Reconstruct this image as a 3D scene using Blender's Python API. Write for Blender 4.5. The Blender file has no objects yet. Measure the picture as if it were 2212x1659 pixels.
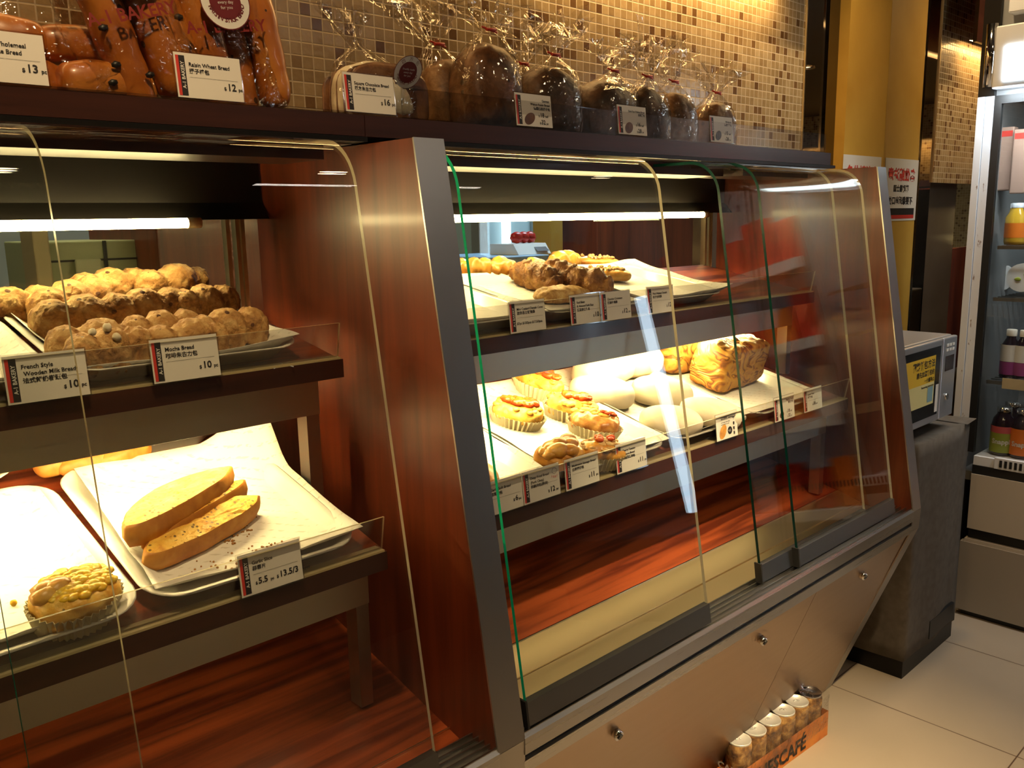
import bpy, bmesh, math, random
from mathutils import Vector, Matrix, noise
PI = math.pi
sc = bpy.context.scene
COL = sc.collection
random.seed(7)

# ---------------------------------------------------------------- camera
CAMZ = 1.35
FPX, IW, IH = 1872.7, 2212, 1659
YAW, PITCH, ROLL = 0.75701444, -0.18578821, -0.01966449
_f = Vector((math.sin(YAW)*math.cos(PITCH), math.cos(YAW)*math.cos(PITCH), math.sin(PITCH)))
_r0 = Vector((math.cos(YAW), -math.sin(YAW), 0)); _u0 = _r0.cross(_f)
_r = _r0*math.cos(ROLL)+_u0*math.sin(ROLL); _u = -_r0*math.sin(ROLL)+_u0*math.cos(ROLL)
cam = bpy.data.objects.new('camera', bpy.data.cameras.new('camera')); COL.objects.link(cam)
cam.data.sensor_width = 36; cam.data.lens = FPX/IW*36; cam.data.clip_start = 0.05
cam.matrix_world = Matrix(((_r.x,_u.x,-_f.x,0),(_r.y,_u.y,-_f.y,0),(_r.z,_u.z,-_f.z,CAMZ),(0,0,0,1)))
sc.camera = cam
# ---------------------------------------------------------------- world, exposure
w = bpy.data.worlds.new('world'); sc.world = w; w.use_nodes = True
w.node_tree.nodes['Background'].inputs[0].default_value = (1.0,0.74,0.45,1)
w.node_tree.nodes['Background'].inputs[1].default_value = 0.16
sc.view_settings.view_transform = 'Standard'; sc.view_settings.look = 'None'
sc.view_settings.gamma = 1; sc.view_settings.use_curve_mapping = False
sc.view_settings.exposure = 0.18
sc.cycles.use_denoising = True
sc.cycles.max_bounces = 8; sc.cycles.transparent_max_bounces = 32; sc.cycles.use_adaptive_sampling = True; sc.cycles.adaptive_threshold = 0.09; sc.cycles.adaptive_min_samples = 16
sc.cycles.diffuse_bounces = 3; sc.cycles.glossy_bounces = 5
sc.cycles.caustics_reflective = False; sc.cycles.caustics_refractive = False
sc.cycles.sample_clamp_indirect = 3.0

TUBE = 58.0        # radiance of the case tubes
CEIL_W = 2.40      # ceiling height
def area(name, loc, size, power, color, rot=(0,0,0), shape='DISK', size_y=None, spread=PI):
    l = bpy.data.lights.new(name, 'AREA'); l.energy = power; l.color = color
    l.shape = shape; l.size = size
    if size_y: l.size_y = size_y
    l.spread = spread
    o = bpy.data.objects.new(name, l); o.location = loc; o.rotation_euler = rot; COL.objects.link(o); return o
WARM = (1.0,0.60,0.22); WARM2 = (1.0,0.70,0.36); COOL = (0.62,0.83,1.0)
# cove light washing the mosaic wall (behind the fascia), downlights over the aisle, the cool tube of the drinks fridge
area('cove_lamp', (2.0,1.44,2.06), 1.1, 5.5, WARM, (math.radians(12),0,0), 'RECTANGLE', 0.05)
area('cove_lamp', (0.4,1.44,2.06), 2.0, 4.2, WARM, (math.radians(12),0,0), 'RECTANGLE', 0.05)
area('cove_lamp', (-2.4,-1.0,2.06), 0.05, 6, WARM, (0,math.radians(12),0), 'RECTANGLE', 3.0)
DOWN = [(0.62,-0.25,2.2),(1.45,0.10,3.2),(2.5,0.35,1.1),(0.3,0.62,6.5),(-0.6,-0.5,2.2),(2.75,1.0,5.0)]  # last entry is an added lamp, there to brighten the yellow panel
for i,(x,y,p) in enumerate(DOWN):
    area('downlight_lamp', (x,y,CEIL_W-0.012), 0.09, p, WARM2, spread=math.radians(120 if x < 2.7 else 175))
_d = (Vector((1.62,0.93,0.05))-Vector((1.45,0.10,2.385))).normalized()
area('spot_lamp',(1.45,0.10,2.385),0.07,7.0,(1.0,0.74,0.40),_d.to_track_quat('-Z','Y').to_euler(),spread=math.radians(42))
area('sign_lamp',(2.93,0.68,1.705),0.03,4.0,(0.80,0.92,1.0),(0,math.radians(-32),0),'RECTANGLE',0.6)
area('rack_fill',(2.72,0.02,2.30),0.3,5.0,(1.0,0.93,0.85),(0,math.radians(-25),0),'RECTANGLE',0.5,spread=math.radians(80))  # added fill, lights the snack packs so their reflection shows
area('shop_tube_lamp', (2.3,-1.1,2.37), 1.2, 3.2, (1.0,0.90,0.80), (0,0,0), 'RECTANGLE', 0.04)
area('kitchen_lamp', (2.9,2.4,2.3), 0.8, 26, COOL, (0,0,0), 'RECTANGLE', 0.3)
area('kitchen_warm_lamp', (0.7,2.6,2.3), 0.8, 12, (1.0,0.85,0.5), (0,0,0), 'RECTANGLE', 0.3)

# ---------------------------------------------------------------- pixel rays -> points on real planes
def ray(p): return _f*FPX + _r*(p[0]-1106) - _u*(p[1]-829.5)
O3 = Vector((0,0,CAMZ))
def onx(p,x): d = ray(p); return O3+d*(x/d.x)
def ony(p,y): d = ray(p); return O3+d*(y/d.y)
def onz(p,z): d = ray(p); return O3+d*((z-CAMZ)/d.z)
UP = (1.1,1.152,0.19); LO = (1.0,0.880,0.25); DK = (0.934,0.577,0.248)
def onp(p,pl,h=0.0):
    y0,z0,s = pl; d = ray(p); t = (z0+h-s*y0-CAMZ)/(d.z-s*d.y); return O3+d*t
def zat(pl,y): return pl[1]+pl[2]*(y-pl[0])

# ---------------------------------------------------------------- materials
def mat(name): 
    m = bpy.data.materials.new(name); m.use_nodes = True; nt = m.node_tree; return m, nt, nt.nodes['Principled BSDF']
def simple(name, col, rough=0.5, metal=0.0, spec=0.5, emit=None, es=0.0, coat=0.0, sss=0.0):
    m,nt,b = mat(name)
    b.inputs['Base Color'].default_value = (*col,1); b.inputs['Roughness'].default_value = rough
    b.inputs['Metallic'].default_value = metal; b.inputs['Specular IOR Level'].default_value = spec
    b.inputs['Coat Weight'].default_value = coat
    if sss: b.inputs['Subsurface Weight'].default_value = sss; b.inputs['Subsurface Scale'].default_value = 0.01
    if emit: b.inputs['Emission Color'].default_value = (*emit,1); b.inputs['Emission Strength'].default_value = es
    return m
def N(nt, t, **kw):
    n = nt.nodes.new(t)
    for k,v in kw.items():
        if k in n.inputs: n.inputs[k].default_value = v
        else: setattr(n,k,v)
    return n
def L(nt,a,b): nt.links.new(a,b)
def ramp(nt, stops):
    r = nt.nodes.new('ShaderNodeValToRGB'); e = r.color_ramp.elements
    while len(e) < len(stops): e.new(0.5)
    for i,(p,c) in enumerate(stops): e[i].position = p; e[i].color = (*c,1)
    return r
def coords(nt, scale=(1,1,1), rot=(0,0,0), kind='Object'):
    tc = nt.nodes.new('ShaderNodeTexCoord'); mp = nt.nodes.new('ShaderNodeMapping')
    mp.inputs['Scale'].default_value = scale; mp.inputs['Rotation'].default_value = rot
    L(nt,tc.outputs[kind],mp.inputs[0]); return mp.outputs[0]
def wood(name, dark, light, scale, rough=0.3, rings=None, coat=0.3):
    m,nt,b = mat(name)
    v = coords(nt, scale)
    n1 = N(nt,'ShaderNodeTexNoise', Scale=1.0, Detail=7.0, Roughness=0.62, Distortion=0.35); L(nt,v,n1.inputs['Vector'])
    v2 = coords(nt, tuple(s*0.22 for s in scale))
    n2 = N(nt,'ShaderNodeTexNoise', Scale=1.0, Detail=3.0, Roughness=0.5, Distortion=0.6); L(nt,v2,n2.inputs['Vector'])
    if rings:
        mul = N(nt,'ShaderNodeMath',operation='MULTIPLY'); mul.inputs[1].default_value = rings; L(nt,n2.outputs['Fac'],mul.inputs[0])
        fr = N(nt,'ShaderNodeMath',operation='PINGPONG'); fr.inputs[1].default_value = 1.0; L(nt,mul.outputs[0],fr.inputs[0]); src = fr.outputs[0]
    else: src = n2.outputs['Fac']
    mx = N(nt,'ShaderNodeMath',operation='ADD'); L(nt,n1.outputs['Fac'],mx.inputs[0])
    ml = N(nt,'ShaderNodeMath',operation='MULTIPLY_ADD'); ml.inputs[1].default_value = 0.55; ml.inputs[2].default_value = -0.22; L(nt,src,ml.inputs[0])
    L(nt,ml.outputs[0],mx.inputs[1])
    r = ramp(nt,[(0.28,dark),(0.72,light)]); L(nt,mx.outputs[0],r.inputs[0]); L(nt,r.outputs[0],b.inputs['Base Color'])
    b.inputs['Roughness'].default_value = rough; b.inputs['Coat Weight'].default_value = coat; b.inputs['Coat Roughness'].default_value = 0.12
    return m
def brushed(name, col, rough, stretch, amt=0.12):
    m,nt,b = mat(name)
    v = coords(nt, stretch); n = N(nt,'ShaderNodeTexNoise', Scale=1.0, Detail=4.0); L(nt,v,n.inputs['Vector'])
    mr = N(nt,'ShaderNodeMapRange'); mr.inputs[3].default_value = rough-amt; mr.inputs[4].default_value = rough+amt
    L(nt,n.outputs['Fac'],mr.inputs[0]); L(nt,mr.outputs[0],b.inputs['Roughness'])
    b.inputs['Base Color'].default_value = (*col,1); b.inputs['Metallic'].default_value = 1.0
    return m
M = {}
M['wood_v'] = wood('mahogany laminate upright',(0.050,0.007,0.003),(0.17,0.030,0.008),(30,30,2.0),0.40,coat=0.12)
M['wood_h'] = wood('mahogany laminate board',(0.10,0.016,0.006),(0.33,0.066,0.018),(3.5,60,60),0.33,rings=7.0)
M['wood_dark'] = wood('dark wenge board',(0.022,0.007,0.005),(0.060,0.018,0.011),(2.0,40,40),0.35)
M['wood_black'] = simple('black laminate',(0.005,0.004,0.0035),0.4,spec=0.3)
M['steel'] = brushed('brushed steel strip',(0.46,0.44,0.41),0.34,(200,200,2),0.03)
M['steel_x'] = brushed('brushed steel rail',(0.50,0.49,0.47),0.28,(2,200,200),0.03)
M['steel_kick'] = brushed('satin steel front',(0.48,0.36,0.26),0.36,(3,60,60),0.05)
M['steel_dark'] = brushed('dull steel apron',(0.66,0.63,0.52),0.42,(2,90,90),0.05)
M['clamp'] = brushed('dark clamp steel',(0.22,0.22,0.22),0.35,(2,90,90),0.05)
M['brass'] = brushed('lit plate',(0.80,0.66,0.42),0.33,(2,60,60),0.05)
M['chrome'] = simple('chrome',(0.85,0.83,0.8),0.08,1.0)
M['white_metal'] = simple('white enamel',(0.72,0.74,0.78),0.35)
M['tube'] = simple('lit tube',(1,1,1),0.5,emit=(1.0,0.78,0.34),es=TUBE); M['tube_dim'] = simple('dim lit tube',(1,1,1),0.5,emit=(1.0,0.78,0.34),es=TUBE*0.055); M['tube_deck_fill'] = simple('added deck fill tube',(1,1,1),0.5,emit=(1.0,0.78,0.34),es=TUBE*0.14); M['tube_shelf'] = simple('shelf lit tube',(1,1,1),0.5,emit=(1.0,0.78,0.34),es=TUBE*1.9)
M['endcap'] = simple('tube socket',(0.75,0.66,0.45),0.4)
M['melamine'] = simple('white melamine',(0.86,0.84,0.76),0.22)
M['black'] = simple('black rubber',(0.01,0.01,0.01),0.45)
M['cardwhite'] = simple('card stock',(0.80,0.76,0.68),0.55)
M['red'] = simple('red print',(0.62,0.045,0.03),0.5)
M['maroonink'] = simple('dark red print',(0.22,0.015,0.01),0.5)
M['ink'] = simple('black ink',(0.015,0.012,0.012),0.6)
M['inkwhite'] = simple('white print',(0.8,0.78,0.72),0.6)
def glassmat(name, tint=(1,1,1), gloss=1.0, rough=0.0, bump=0.0, bscale=30.0, base=0.02):
    m = bpy.data.materials.new(name); m.use_nodes = True; nt = m.node_tree; nt.nodes.clear()
    out = nt.nodes.new('ShaderNodeOutputMaterial'); mix = nt.nodes.new('ShaderNodeMixShader')
    tr = N(nt,'ShaderNodeBsdfTransparent'); tr.inputs[0].default_value = (*tint,1)
    gl = N(nt,'ShaderNodeBsdfGlossy'); gl.inputs['Roughness'].default_value = rough
    lw = N(nt,'ShaderNodeLayerWeight',Blend=0.5); pw = N(nt,'ShaderNodeMath',operation='POWER'); pw.inputs[1].default_value = 5.0; L(nt,lw.outputs['Facing'],pw.inputs[0])
    fr = N(nt,'ShaderNodeMath',operation='MULTIPLY_ADD'); fr.inputs[1].default_value = 0.96; fr.inputs[2].default_value = 0.04; L(nt,pw.outputs[0],fr.inputs[0])
    mu = N(nt,'ShaderNodeMath',operation='MULTIPLY_ADD'); mu.inputs[1].default_value = gloss; mu.inputs[2].default_value = base; mu.use_clamp = True
    L(nt,fr.outputs[0],mu.inputs[0]); L(nt,mu.outputs[0],mix.inputs[0]); L(nt,tr.outputs[0],mix.inputs[1]); L(nt,gl.outputs[0],mix.inputs[2])
    L(nt,mix.outputs[0],out.inputs[0])
    if bump:
        v = coords(nt,(bscale,)*3); n = N(nt,'ShaderNodeTexNoise',Scale=1.0,Detail=3.0,Distortion=1.2); L(nt,v,n.inputs['Vector'])
        bp = N(nt,'ShaderNodeBump',Strength=bump,Distance=0.01); L(nt,n.outputs['Fac'],bp.inputs['Height']); L(nt,bp.outputs[0],gl.inputs['Normal']); L(nt,bp.outputs[0],lw.inputs['Normal'])
    return m
M['glass'] = glassmat('clear pane',(0.975,0.985,0.975),0.95,0.005,base=0.0)
M['acrylic'] = glassmat('clear acrylic',(0.90,0.89,0.88),1.0,0.06,base=0.055)
M['film'] = glassmat('crinkled film',(0.96,0.95,0.93),1.2,0.06,1.0,19,base=0.045)
M['shrink'] = glassmat('shrink wrap',(0.97,0.97,0.97),0.9,0.1,0.8,60,base=0.03)
def edge_mat(name, col, tcol):
    m,nt,b = mat(name); b.inputs['Base Color'].default_value = (*col,1); b.inputs['Roughness'].default_value = 0.25
    tl = N(nt,'ShaderNodeBsdfTranslucent'); tl.inputs[0].default_value = (*tcol,1)
    mix = nt.nodes.new('ShaderNodeMixShader'); mix.inputs[0].default_value = 0.45
    L(nt,b.outputs[0],mix.inputs[1]); L(nt,tl.outputs[0],mix.inputs[2]); L(nt,mix.outputs[0],nt.nodes['Material Output'].inputs[0]); return m
M['edge'] = edge_mat('green pane edge',(0.0,0.20,0.10),(0.02,0.9,0.45))
M['edge_dark'] = edge_mat('dark green pane edge',(0.0,0.02,0.012),(0.0,0.10,0.06))
M['edge_pale'] = edge_mat('pale pane edge',(0.55,0.48,0.30),(0.9,0.8,0.5))  # pale gold stands in for tube light caught inside clear edges
M['mirror'] = simple('silvered mirror',(0.80,0.77,0.72),0.012,1.0)
M['dark_mirror'] = simple('smoked mirror',(0.16,0.15,0.14),0.02,1.0)
def mosaic(name):
    m,nt,b = mat(name); S = 1/0.0238
    geo = nt.nodes.new('ShaderNodeNewGeometry'); sep = nt.nodes.new('ShaderNodeSeparateXYZ'); L(nt,geo.outputs['Position'],sep.inputs[0])
    ad = N(nt,'ShaderNodeMath',operation='ADD'); L(nt,sep.outputs['X'],ad.inputs[0]); L(nt,sep.outputs['Y'],ad.inputs[1])
    fl=[];edge=[]
    for s,off in ((ad.outputs[0],0.37),(sep.outputs['Z'],0.2)):
        a = N(nt,'ShaderNodeMath',operation='MULTIPLY_ADD'); a.inputs[1].default_value = S; a.inputs[2].default_value = off; L(nt,s,a.inputs[0])
        f_ = N(nt,'ShaderNodeMath',operation='FLOOR'); L(nt,a.outputs[0],f_.inputs[0]); fl.append(f_)
        p = N(nt,'ShaderNodeMath',operation='FRACT'); L(nt,a.outputs[0],p.inputs[0])
        q = N(nt,'ShaderNodeMath',operation='PINGPONG'); q.inputs[1].default_value = 0.5; L(nt,p.outputs[0],q.inputs[0]); edge.append(q)
    cb = nt.nodes.new('ShaderNodeCombineXYZ'); L(nt,fl[0].outputs[0],cb.inputs[0]); L(nt,fl[1].outputs[0],cb.inputs[1])
    wn = nt.nodes.new('ShaderNodeTexWhiteNoise'); wn.noise_dimensions = '3D'; L(nt,cb.outputs[0],wn.inputs['Vector'])
    r = ramp(nt,[(0.0,(0.16,0.085,0.035)),(0.14,(0.24,0.14,0.06)),(0.17,(0.38,0.27,0.135)),(0.55,(0.46,0.34,0.18)),(1.0,(0.56,0.43,0.25))]); L(nt,wn.outputs['Value'],r.inputs[0])
    mn = N(nt,'ShaderNodeMath',operation='MINIMUM'); L(nt,edge[0].outputs[0],mn.inputs[0]); L(nt,edge[1].outputs[0],mn.inputs[1])
    st = N(nt,'ShaderNodeMapRange'); st.inputs[1].default_value = 0.035; st.inputs[2].default_value = 0.07; L(nt,mn.outputs[0],st.inputs[0])
    nz = N(nt,'ShaderNodeTexNoise',Scale=70.0,Detail=4.0); L(nt,geo.outputs['Position'],nz.inputs['Vector'])
    nm = N(nt,'ShaderNodeMix',data_type='RGBA',blend_type='MULTIPLY'); nm.inputs[0].default_value = 0.35
    L(nt,r.outputs[0],nm.inputs[6]); nr = ramp(nt,[(0.3,(0.6,0.55,0.5)),(0.7,(1,1,1))]); L(nt,nz.outputs['Fac'],nr.inputs[0]); L(nt,nr.outputs[0],nm.inputs[7])
    mx = N(nt,'ShaderNodeMix',data_type='RGBA'); L(nt,st.outputs[0],mx.inputs[0]); mx.inputs[6].default_value = (0.66,0.56,0.40,1); L(nt,nm.outputs[2],mx.inputs[7])
    L(nt,mx.outputs[2],b.inputs['Base Color'])
    rr = N(nt,'ShaderNodeMapRange'); rr.inputs[3].default_value = 0.7; rr.inputs[4].default_value = 0.18; L(nt,st.outputs[0],rr.inputs[0]); L(nt,rr.outputs[0],b.inputs['Roughness'])
    # every tile sits at its own slight tilt
    h = N(nt,'ShaderNodeMath',operation='MULTIPLY_ADD'); h.inputs[1].default_value = 1.0; L(nt,st.outputs[0],h.inputs[0]); L(nt,nz.outputs['Fac'],h.inputs[2])
    bp = N(nt,'ShaderNodeBump',Strength=0.35,Distance=0.0015); L(nt,h.outputs[0],bp.inputs['Height']); L(nt,bp.outputs[0],b.inputs['Normal'])
    return m
M['mosaic'] = mosaic('mosaic tiles')
def floor_mat():
    m,nt,b = mat('floor tiles')
    geo = nt.nodes.new('ShaderNodeNewGeometry'); sep = nt.nodes.new('ShaderNodeSeparateXYZ'); L(nt,geo.outputs['Position'],sep.inputs[0])
    es=[]
    for o,orig,size in ((sep.outputs['X'],2.262,0.504),(sep.outputs['Y'],0.570,0.496)):
        a = N(nt,'ShaderNodeMath',operation='SUBTRACT'); a.inputs[1].default_value = orig; L(nt,o,a.inputs[0])
        d = N(nt,'ShaderNodeMath',operation='DIVIDE'); d.inputs[1].default_value = size; L(nt,a.outputs[0],d.inputs[0])
        f_ = N(nt,'ShaderNodeMath',operation='FRACT'); L(nt,d.outputs[0],f_.inputs[0])
        q = N(nt,'ShaderNodeMath',operation='PINGPONG'); q.inputs[1].default_value = 0.5; L(nt,f_.outputs[0],q.inputs[0]); es.append(q)
    mn = N(nt,'ShaderNodeMath',operation='MINIMUM'); L(nt,es[0].outputs[0],mn.inputs[0]); L(nt,es[1].outputs[0],mn.inputs[1])
    st = N(nt,'ShaderNodeMapRange'); st.inputs[1].default_value = 0.002; st.inputs[2].default_value = 0.005; L(nt,mn.outputs[0],st.inputs[0])
    nz = N(nt,'ShaderNodeTexNoise',Scale=2.5,Detail=3.0); L(nt,geo.outputs['Position'],nz.inputs['Vector'])
    r = ramp(nt,[(0.3,(0.33,0.27,0.20)),(0.7,(0.37,0.305,0.23))]); L(nt,nz.outputs['Fac'],r.inputs[0])
    mx = N(nt,'ShaderNodeMix',data_type='RGBA'); L(nt,st.outputs[0],mx.inputs[0]); mx.inputs[6].default_value = (0.09,0.05,0.03,1); L(nt,r.outputs[0],mx.inputs[7]); L(nt,mx.outputs[2],b.inputs['Base Color'])
    b.inputs['Roughness'].default_value = 0.28; return m
M['floor'] = floor_mat()
def plaster(name, c1, c2, sc_=6.0, rough=0.6):
    m,nt,b = mat(name); v = coords(nt,(sc_,)*3); n = N(nt,'ShaderNodeTexNoise',Scale=1.0,Detail=5.0); L(nt,v,n.inputs['Vector'])
    r = ramp(nt,[(0.3,c1),(0.7,c2)]); L(nt,n.outputs['Fac'],r.inputs[0]); L(nt,r.outputs[0],b.inputs['Base Color']); b.inputs['Roughness'].default_value = rough; return m
M['yellow'] = plaster('yellow paint',(0.60,0.34,0.045),(0.68,0.41,0.07))
M['ceiling'] = simple('dark ceiling',(0.05,0.045,0.04),0.6)
M['shopwall'] = plaster('shop wall',(0.10,0.07,0.045),(0.13,0.095,0.065))
M['cloth'] = plaster('grey brown cloth',(0.085,0.07,0.055),(0.12,0.10,0.08),40,0.9)
def worn():
    m,nt,b = mat('worn white enamel'); v = coords(nt,(60,60,22)); n = N(nt,'ShaderNodeTexNoise',Scale=1.0,Detail=5.0,Roughness=0.6); L(nt,v,n.inputs['Vector'])
    r = ramp(nt,[(0.31,(0.22,0.15,0.12)),(0.36,(0.66,0.68,0.72))]); L(nt,n.outputs['Fac'],r.inputs[0]); L(nt,r.outputs[0],b.inputs['Base Color']); b.inputs['Roughness'].default_value = 0.4; return m
M['worn'] = worn()
def crust(name, lo_c, mid_c, hi_c, scale=30, rough=0.55, bump=0.4, det=6.0, coat=0.0, specks=None, dist=0.002, zgrad=None):
    m,nt,b = mat(name); v = coords(nt,(scale,)*3); n = N(nt,'ShaderNodeTexNoise',Scale=1.0,Detail=det,Roughness=0.6,Distortion=0.3); L(nt,v,n.inputs['Vector'])
    r = ramp(nt,[(0.30,lo_c),(0.5,mid_c),(0.68,hi_c)]); L(nt,n.outputs['Fac'],r.inputs[0]); src = r.outputs[0]
    if zgrad:   # paler belly, browner baked top (by height in the loaf)
        tc = nt.nodes.new('ShaderNodeTexCoord'); sp = nt.nodes.new('ShaderNodeSeparateXYZ'); L(nt,tc.outputs['Object'],sp.inputs[0])
        mr = N(nt,'ShaderNodeMapRange'); mr.inputs[1].default_value = zgrad[0]; mr.inputs[2].default_value = zgrad[1]; L(nt,sp.outputs['Z'],mr.inputs[0])
        mx = N(nt,'ShaderNodeMix',data_type='RGBA'); L(nt,mr.outputs[0],mx.inputs[0]); mx.inputs[6].default_value = (*zgrad[2],1); L(nt,src,mx.inputs[7]); src = mx.outputs[2]
    if specks:
        v2 = coords(nt,(specks[1],)*3); vo = N(nt,'ShaderNodeTexVoronoi',Scale=1.0); L(nt,v2,vo.inputs['Vector'])
        s2 = N(nt,'ShaderNodeMath',operation='LESS_THAN'); s2.inputs[1].default_value = specks[2]; L(nt,vo.outputs['Distance'],s2.inputs[0])
        mx = N(nt,'ShaderNodeMix',data_type='RGBA'); L(nt,s2.outputs[0],mx.inputs[0]); L(nt,src,mx.inputs[6]); mx.inputs[7].default_value = (*specks[0],1); src = mx.outputs[2]
    L(nt,src,b.inputs['Base Color']); b.inputs['Roughness'].default_value = rough; b.inputs['Coat Weight'].default_value = coat
    v3 = coords(nt,(scale*3,)*3); n3 = N(nt,'ShaderNodeTexNoise',Scale=1.0,Detail=4.0); L(nt,v3,n3.inputs['Vector'])
    bp = N(nt,'ShaderNodeBump',Strength=bump,Distance=dist); L(nt,n3.outputs['Fac'],bp.inputs['Height']); L(nt,bp.outputs[0],b.inputs['Normal'])
    return m
M['mocha'] = crust('sugar crusted mocha loaf',(0.17,0.06,0.014),(0.44,0.22,0.06),(0.66,0.43,0.17),42,0.7,1.0,8,specks=((0.10,0.035,0.01),48,0.17),dist=0.005)
M['mocha_side'] = None
M['stick'] = crust('glazed stick loaf',(0.30,0.075,0.012),(0.48,0.145,0.02),(0.58,0.22,0.035),14,0.35,0.15,3,coat=0.3,specks=((0.07,0.03,0.01),30,0.14))
M['darkrye'] = crust('dark rye crust',(0.022,0.009,0.004),(0.07,0.028,0.011),(0.15,0.065,0.026),26,0.5,0.8,7)
M['walnut'] = crust('brown walnut crust',(0.035,0.012,0.005),(0.14,0.052,0.018),(0.26,0.12,0.045),24,0.45,0.7,7,specks=((0.04,0.015,0.01),30,0.15))
M['sliced'] = crust('sliced brown loaf',(0.06,0.022,0.008),(0.20,0.09,0.032),(0.36,0.19,0.08),30,0.5,0.6,6)
M['choc'] = crust('dark baked braid',(0.10,0.035,0.008),(0.30,0.12,0.025),(0.52,0.27,0.07),38,0.45,1.0,7,dist=0.006)
M['golden'] = crust('golden pastry',(0.42,0.15,0.02),(0.68,0.32,0.05),(0.80,0.48,0.11),26,0.35,0.5,5,coat=0.2)
M['cornflour'] = crust('floured bun',(0.70,0.60,0.40),(0.80,0.71,0.52),(0.84,0.77,0.60),16,0.8,0.25,4)
M['crumbface'] = crust('garlic crumb',(0.62,0.25,0.02),(0.90,0.52,0.07),(0.93,0.66,0.15),40,0.6,0.9,7,specks=((0.22,0.12,0.02),120,0.25),dist=0.004)
M['crustbrown'] = crust('baguette crust',(0.38,0.13,0.02),(0.55,0.22,0.035),(0.66,0.32,0.06),26,0.5,0.4,5)
M['cheese'] = crust('baked cheese',(0.68,0.27,0.02),(0.88,0.48,0.07),(0.90,0.62,0.16),44,0.4,0.7,6,specks=((0.25,0.16,0.03),90,0.13))
M['corn'] = crust('sweetcorn',(0.90,0.46,0.01),(0.95,0.58,0.03),(0.95,0.70,0.12),60,0.3,0.3,3)
M['tomato'] = crust('baked tomato',(0.60,0.04,0.005),(0.72,0.08,0.01),(0.78,0.16,0.03),60,0.25,0.5,4)
M['sausage'] = crust('baked meat',(0.30,0.09,0.02),(0.52,0.22,0.05),(0.62,0.34,0.10),50,0.3,0.5,5)
M['greens'] = crust('green herbs',(0.04,0.05,0.01),(0.12,0.14,0.03),(0.25,0.25,0.08),80,0.6,0.8,5)
M['nutty'] = crust('walnut crumbs',(0.30,0.13,0.03),(0.55,0.32,0.10),(0.70,0.50,0.22),70,0.5,0.9,6)
M['cup'] = simple('waxed paper cup',(0.84,0.76,0.50),0.5)
M['crumb'] = simple('crumb',(0.42,0.20,0.05),0.7)
def marbled():
    m,nt,b = mat('marbled loaf'); v = coords(nt,(16,16,26)); n = N(nt,'ShaderNodeTexNoise',Scale=0.55,Detail=2.0,Distortion=2.2); L(nt,v,n.inputs['Vector'])
    mu = N(nt,'ShaderNodeMath',operation='MULTIPLY'); mu.inputs[1].default_value = 11.0; L(nt,n.outputs['Fac'],mu.inputs[0])
    pp = N(nt,'ShaderNodeMath',operation='PINGPONG'); pp.inputs[1].default_value = 1.0; L(nt,mu.outputs[0],pp.inputs[0])
    r = ramp(nt,[(0.0,(0.13,0.04,0.012)),(0.20,(0.40,0.15,0.03)),(0.42,(0.62,0.30,0.05)),(1.0,(0.70,0.38,0.08))]); L(nt,pp.outputs[0],r.inputs[0]); L(nt,r.outputs[0],b.inputs['Base Color'])
    bp = N(nt,'ShaderNodeBump',Strength=0.7,Distance=0.003); L(nt,pp.outputs[0],bp.inputs['Height']); L(nt,bp.outputs[0],b.inputs['Normal']); b.inputs['Roughness'].default_value = 0.45; return m
M['marble'] = marbled()
def paper_mat():
    m,nt,b = mat('greaseproof paper'); v = coords(nt,(1,1,1),(0,0,0.6))
    wv = N(nt,'ShaderNodeTexNoise',Scale=240.0,Detail=1.0); v2 = coords(nt,(0.25,1,1),(0,0,0.6)); L(nt,v2,wv.inputs['Vector'])
    sp = nt.nodes.new('ShaderNodeSeparateXYZ'); L(nt,v,sp.inputs[0])
    mu = N(nt,'ShaderNodeMath',operation='MULTIPLY'); mu.inputs[1].default_value = 55.0; L(nt,sp.outputs['Y'],mu.inputs[0])
    fr = N(nt,'ShaderNodeMath',operation='FRACT'); L(nt,mu.outputs[0],fr.inputs[0])
    lt = N(nt,'ShaderNodeMath',operation='LESS_THAN'); lt.inputs[1].default_value = 0.22; L(nt,fr.outputs[0],lt.inputs[0])
    gt = N(nt,'ShaderNodeMath',operation='GREATER_THAN'); gt.inputs[1].default_value = 0.53; L(nt,wv.outputs['Fac'],gt.inputs[0])
    ml = N(nt,'ShaderNodeMath',operation='MULTIPLY'); L(nt,lt.outputs[0],ml.inputs[0]); L(nt,gt.outputs[0],ml.inputs[1])
    mx = N(nt,'ShaderNodeMix',data_type='RGBA'); L(nt,ml.outputs[0],mx.inputs[0]); mx.inputs[6].default_value = (0.88,0.86,0.78,1); mx.inputs[7].default_value = (0.70,0.67,0.57,1)
    L(nt,mx.outputs[2],b.inputs['Base Color']); b.inputs['Roughness'].default_value = 0.6; return m
M['paper'] = paper_mat()

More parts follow.
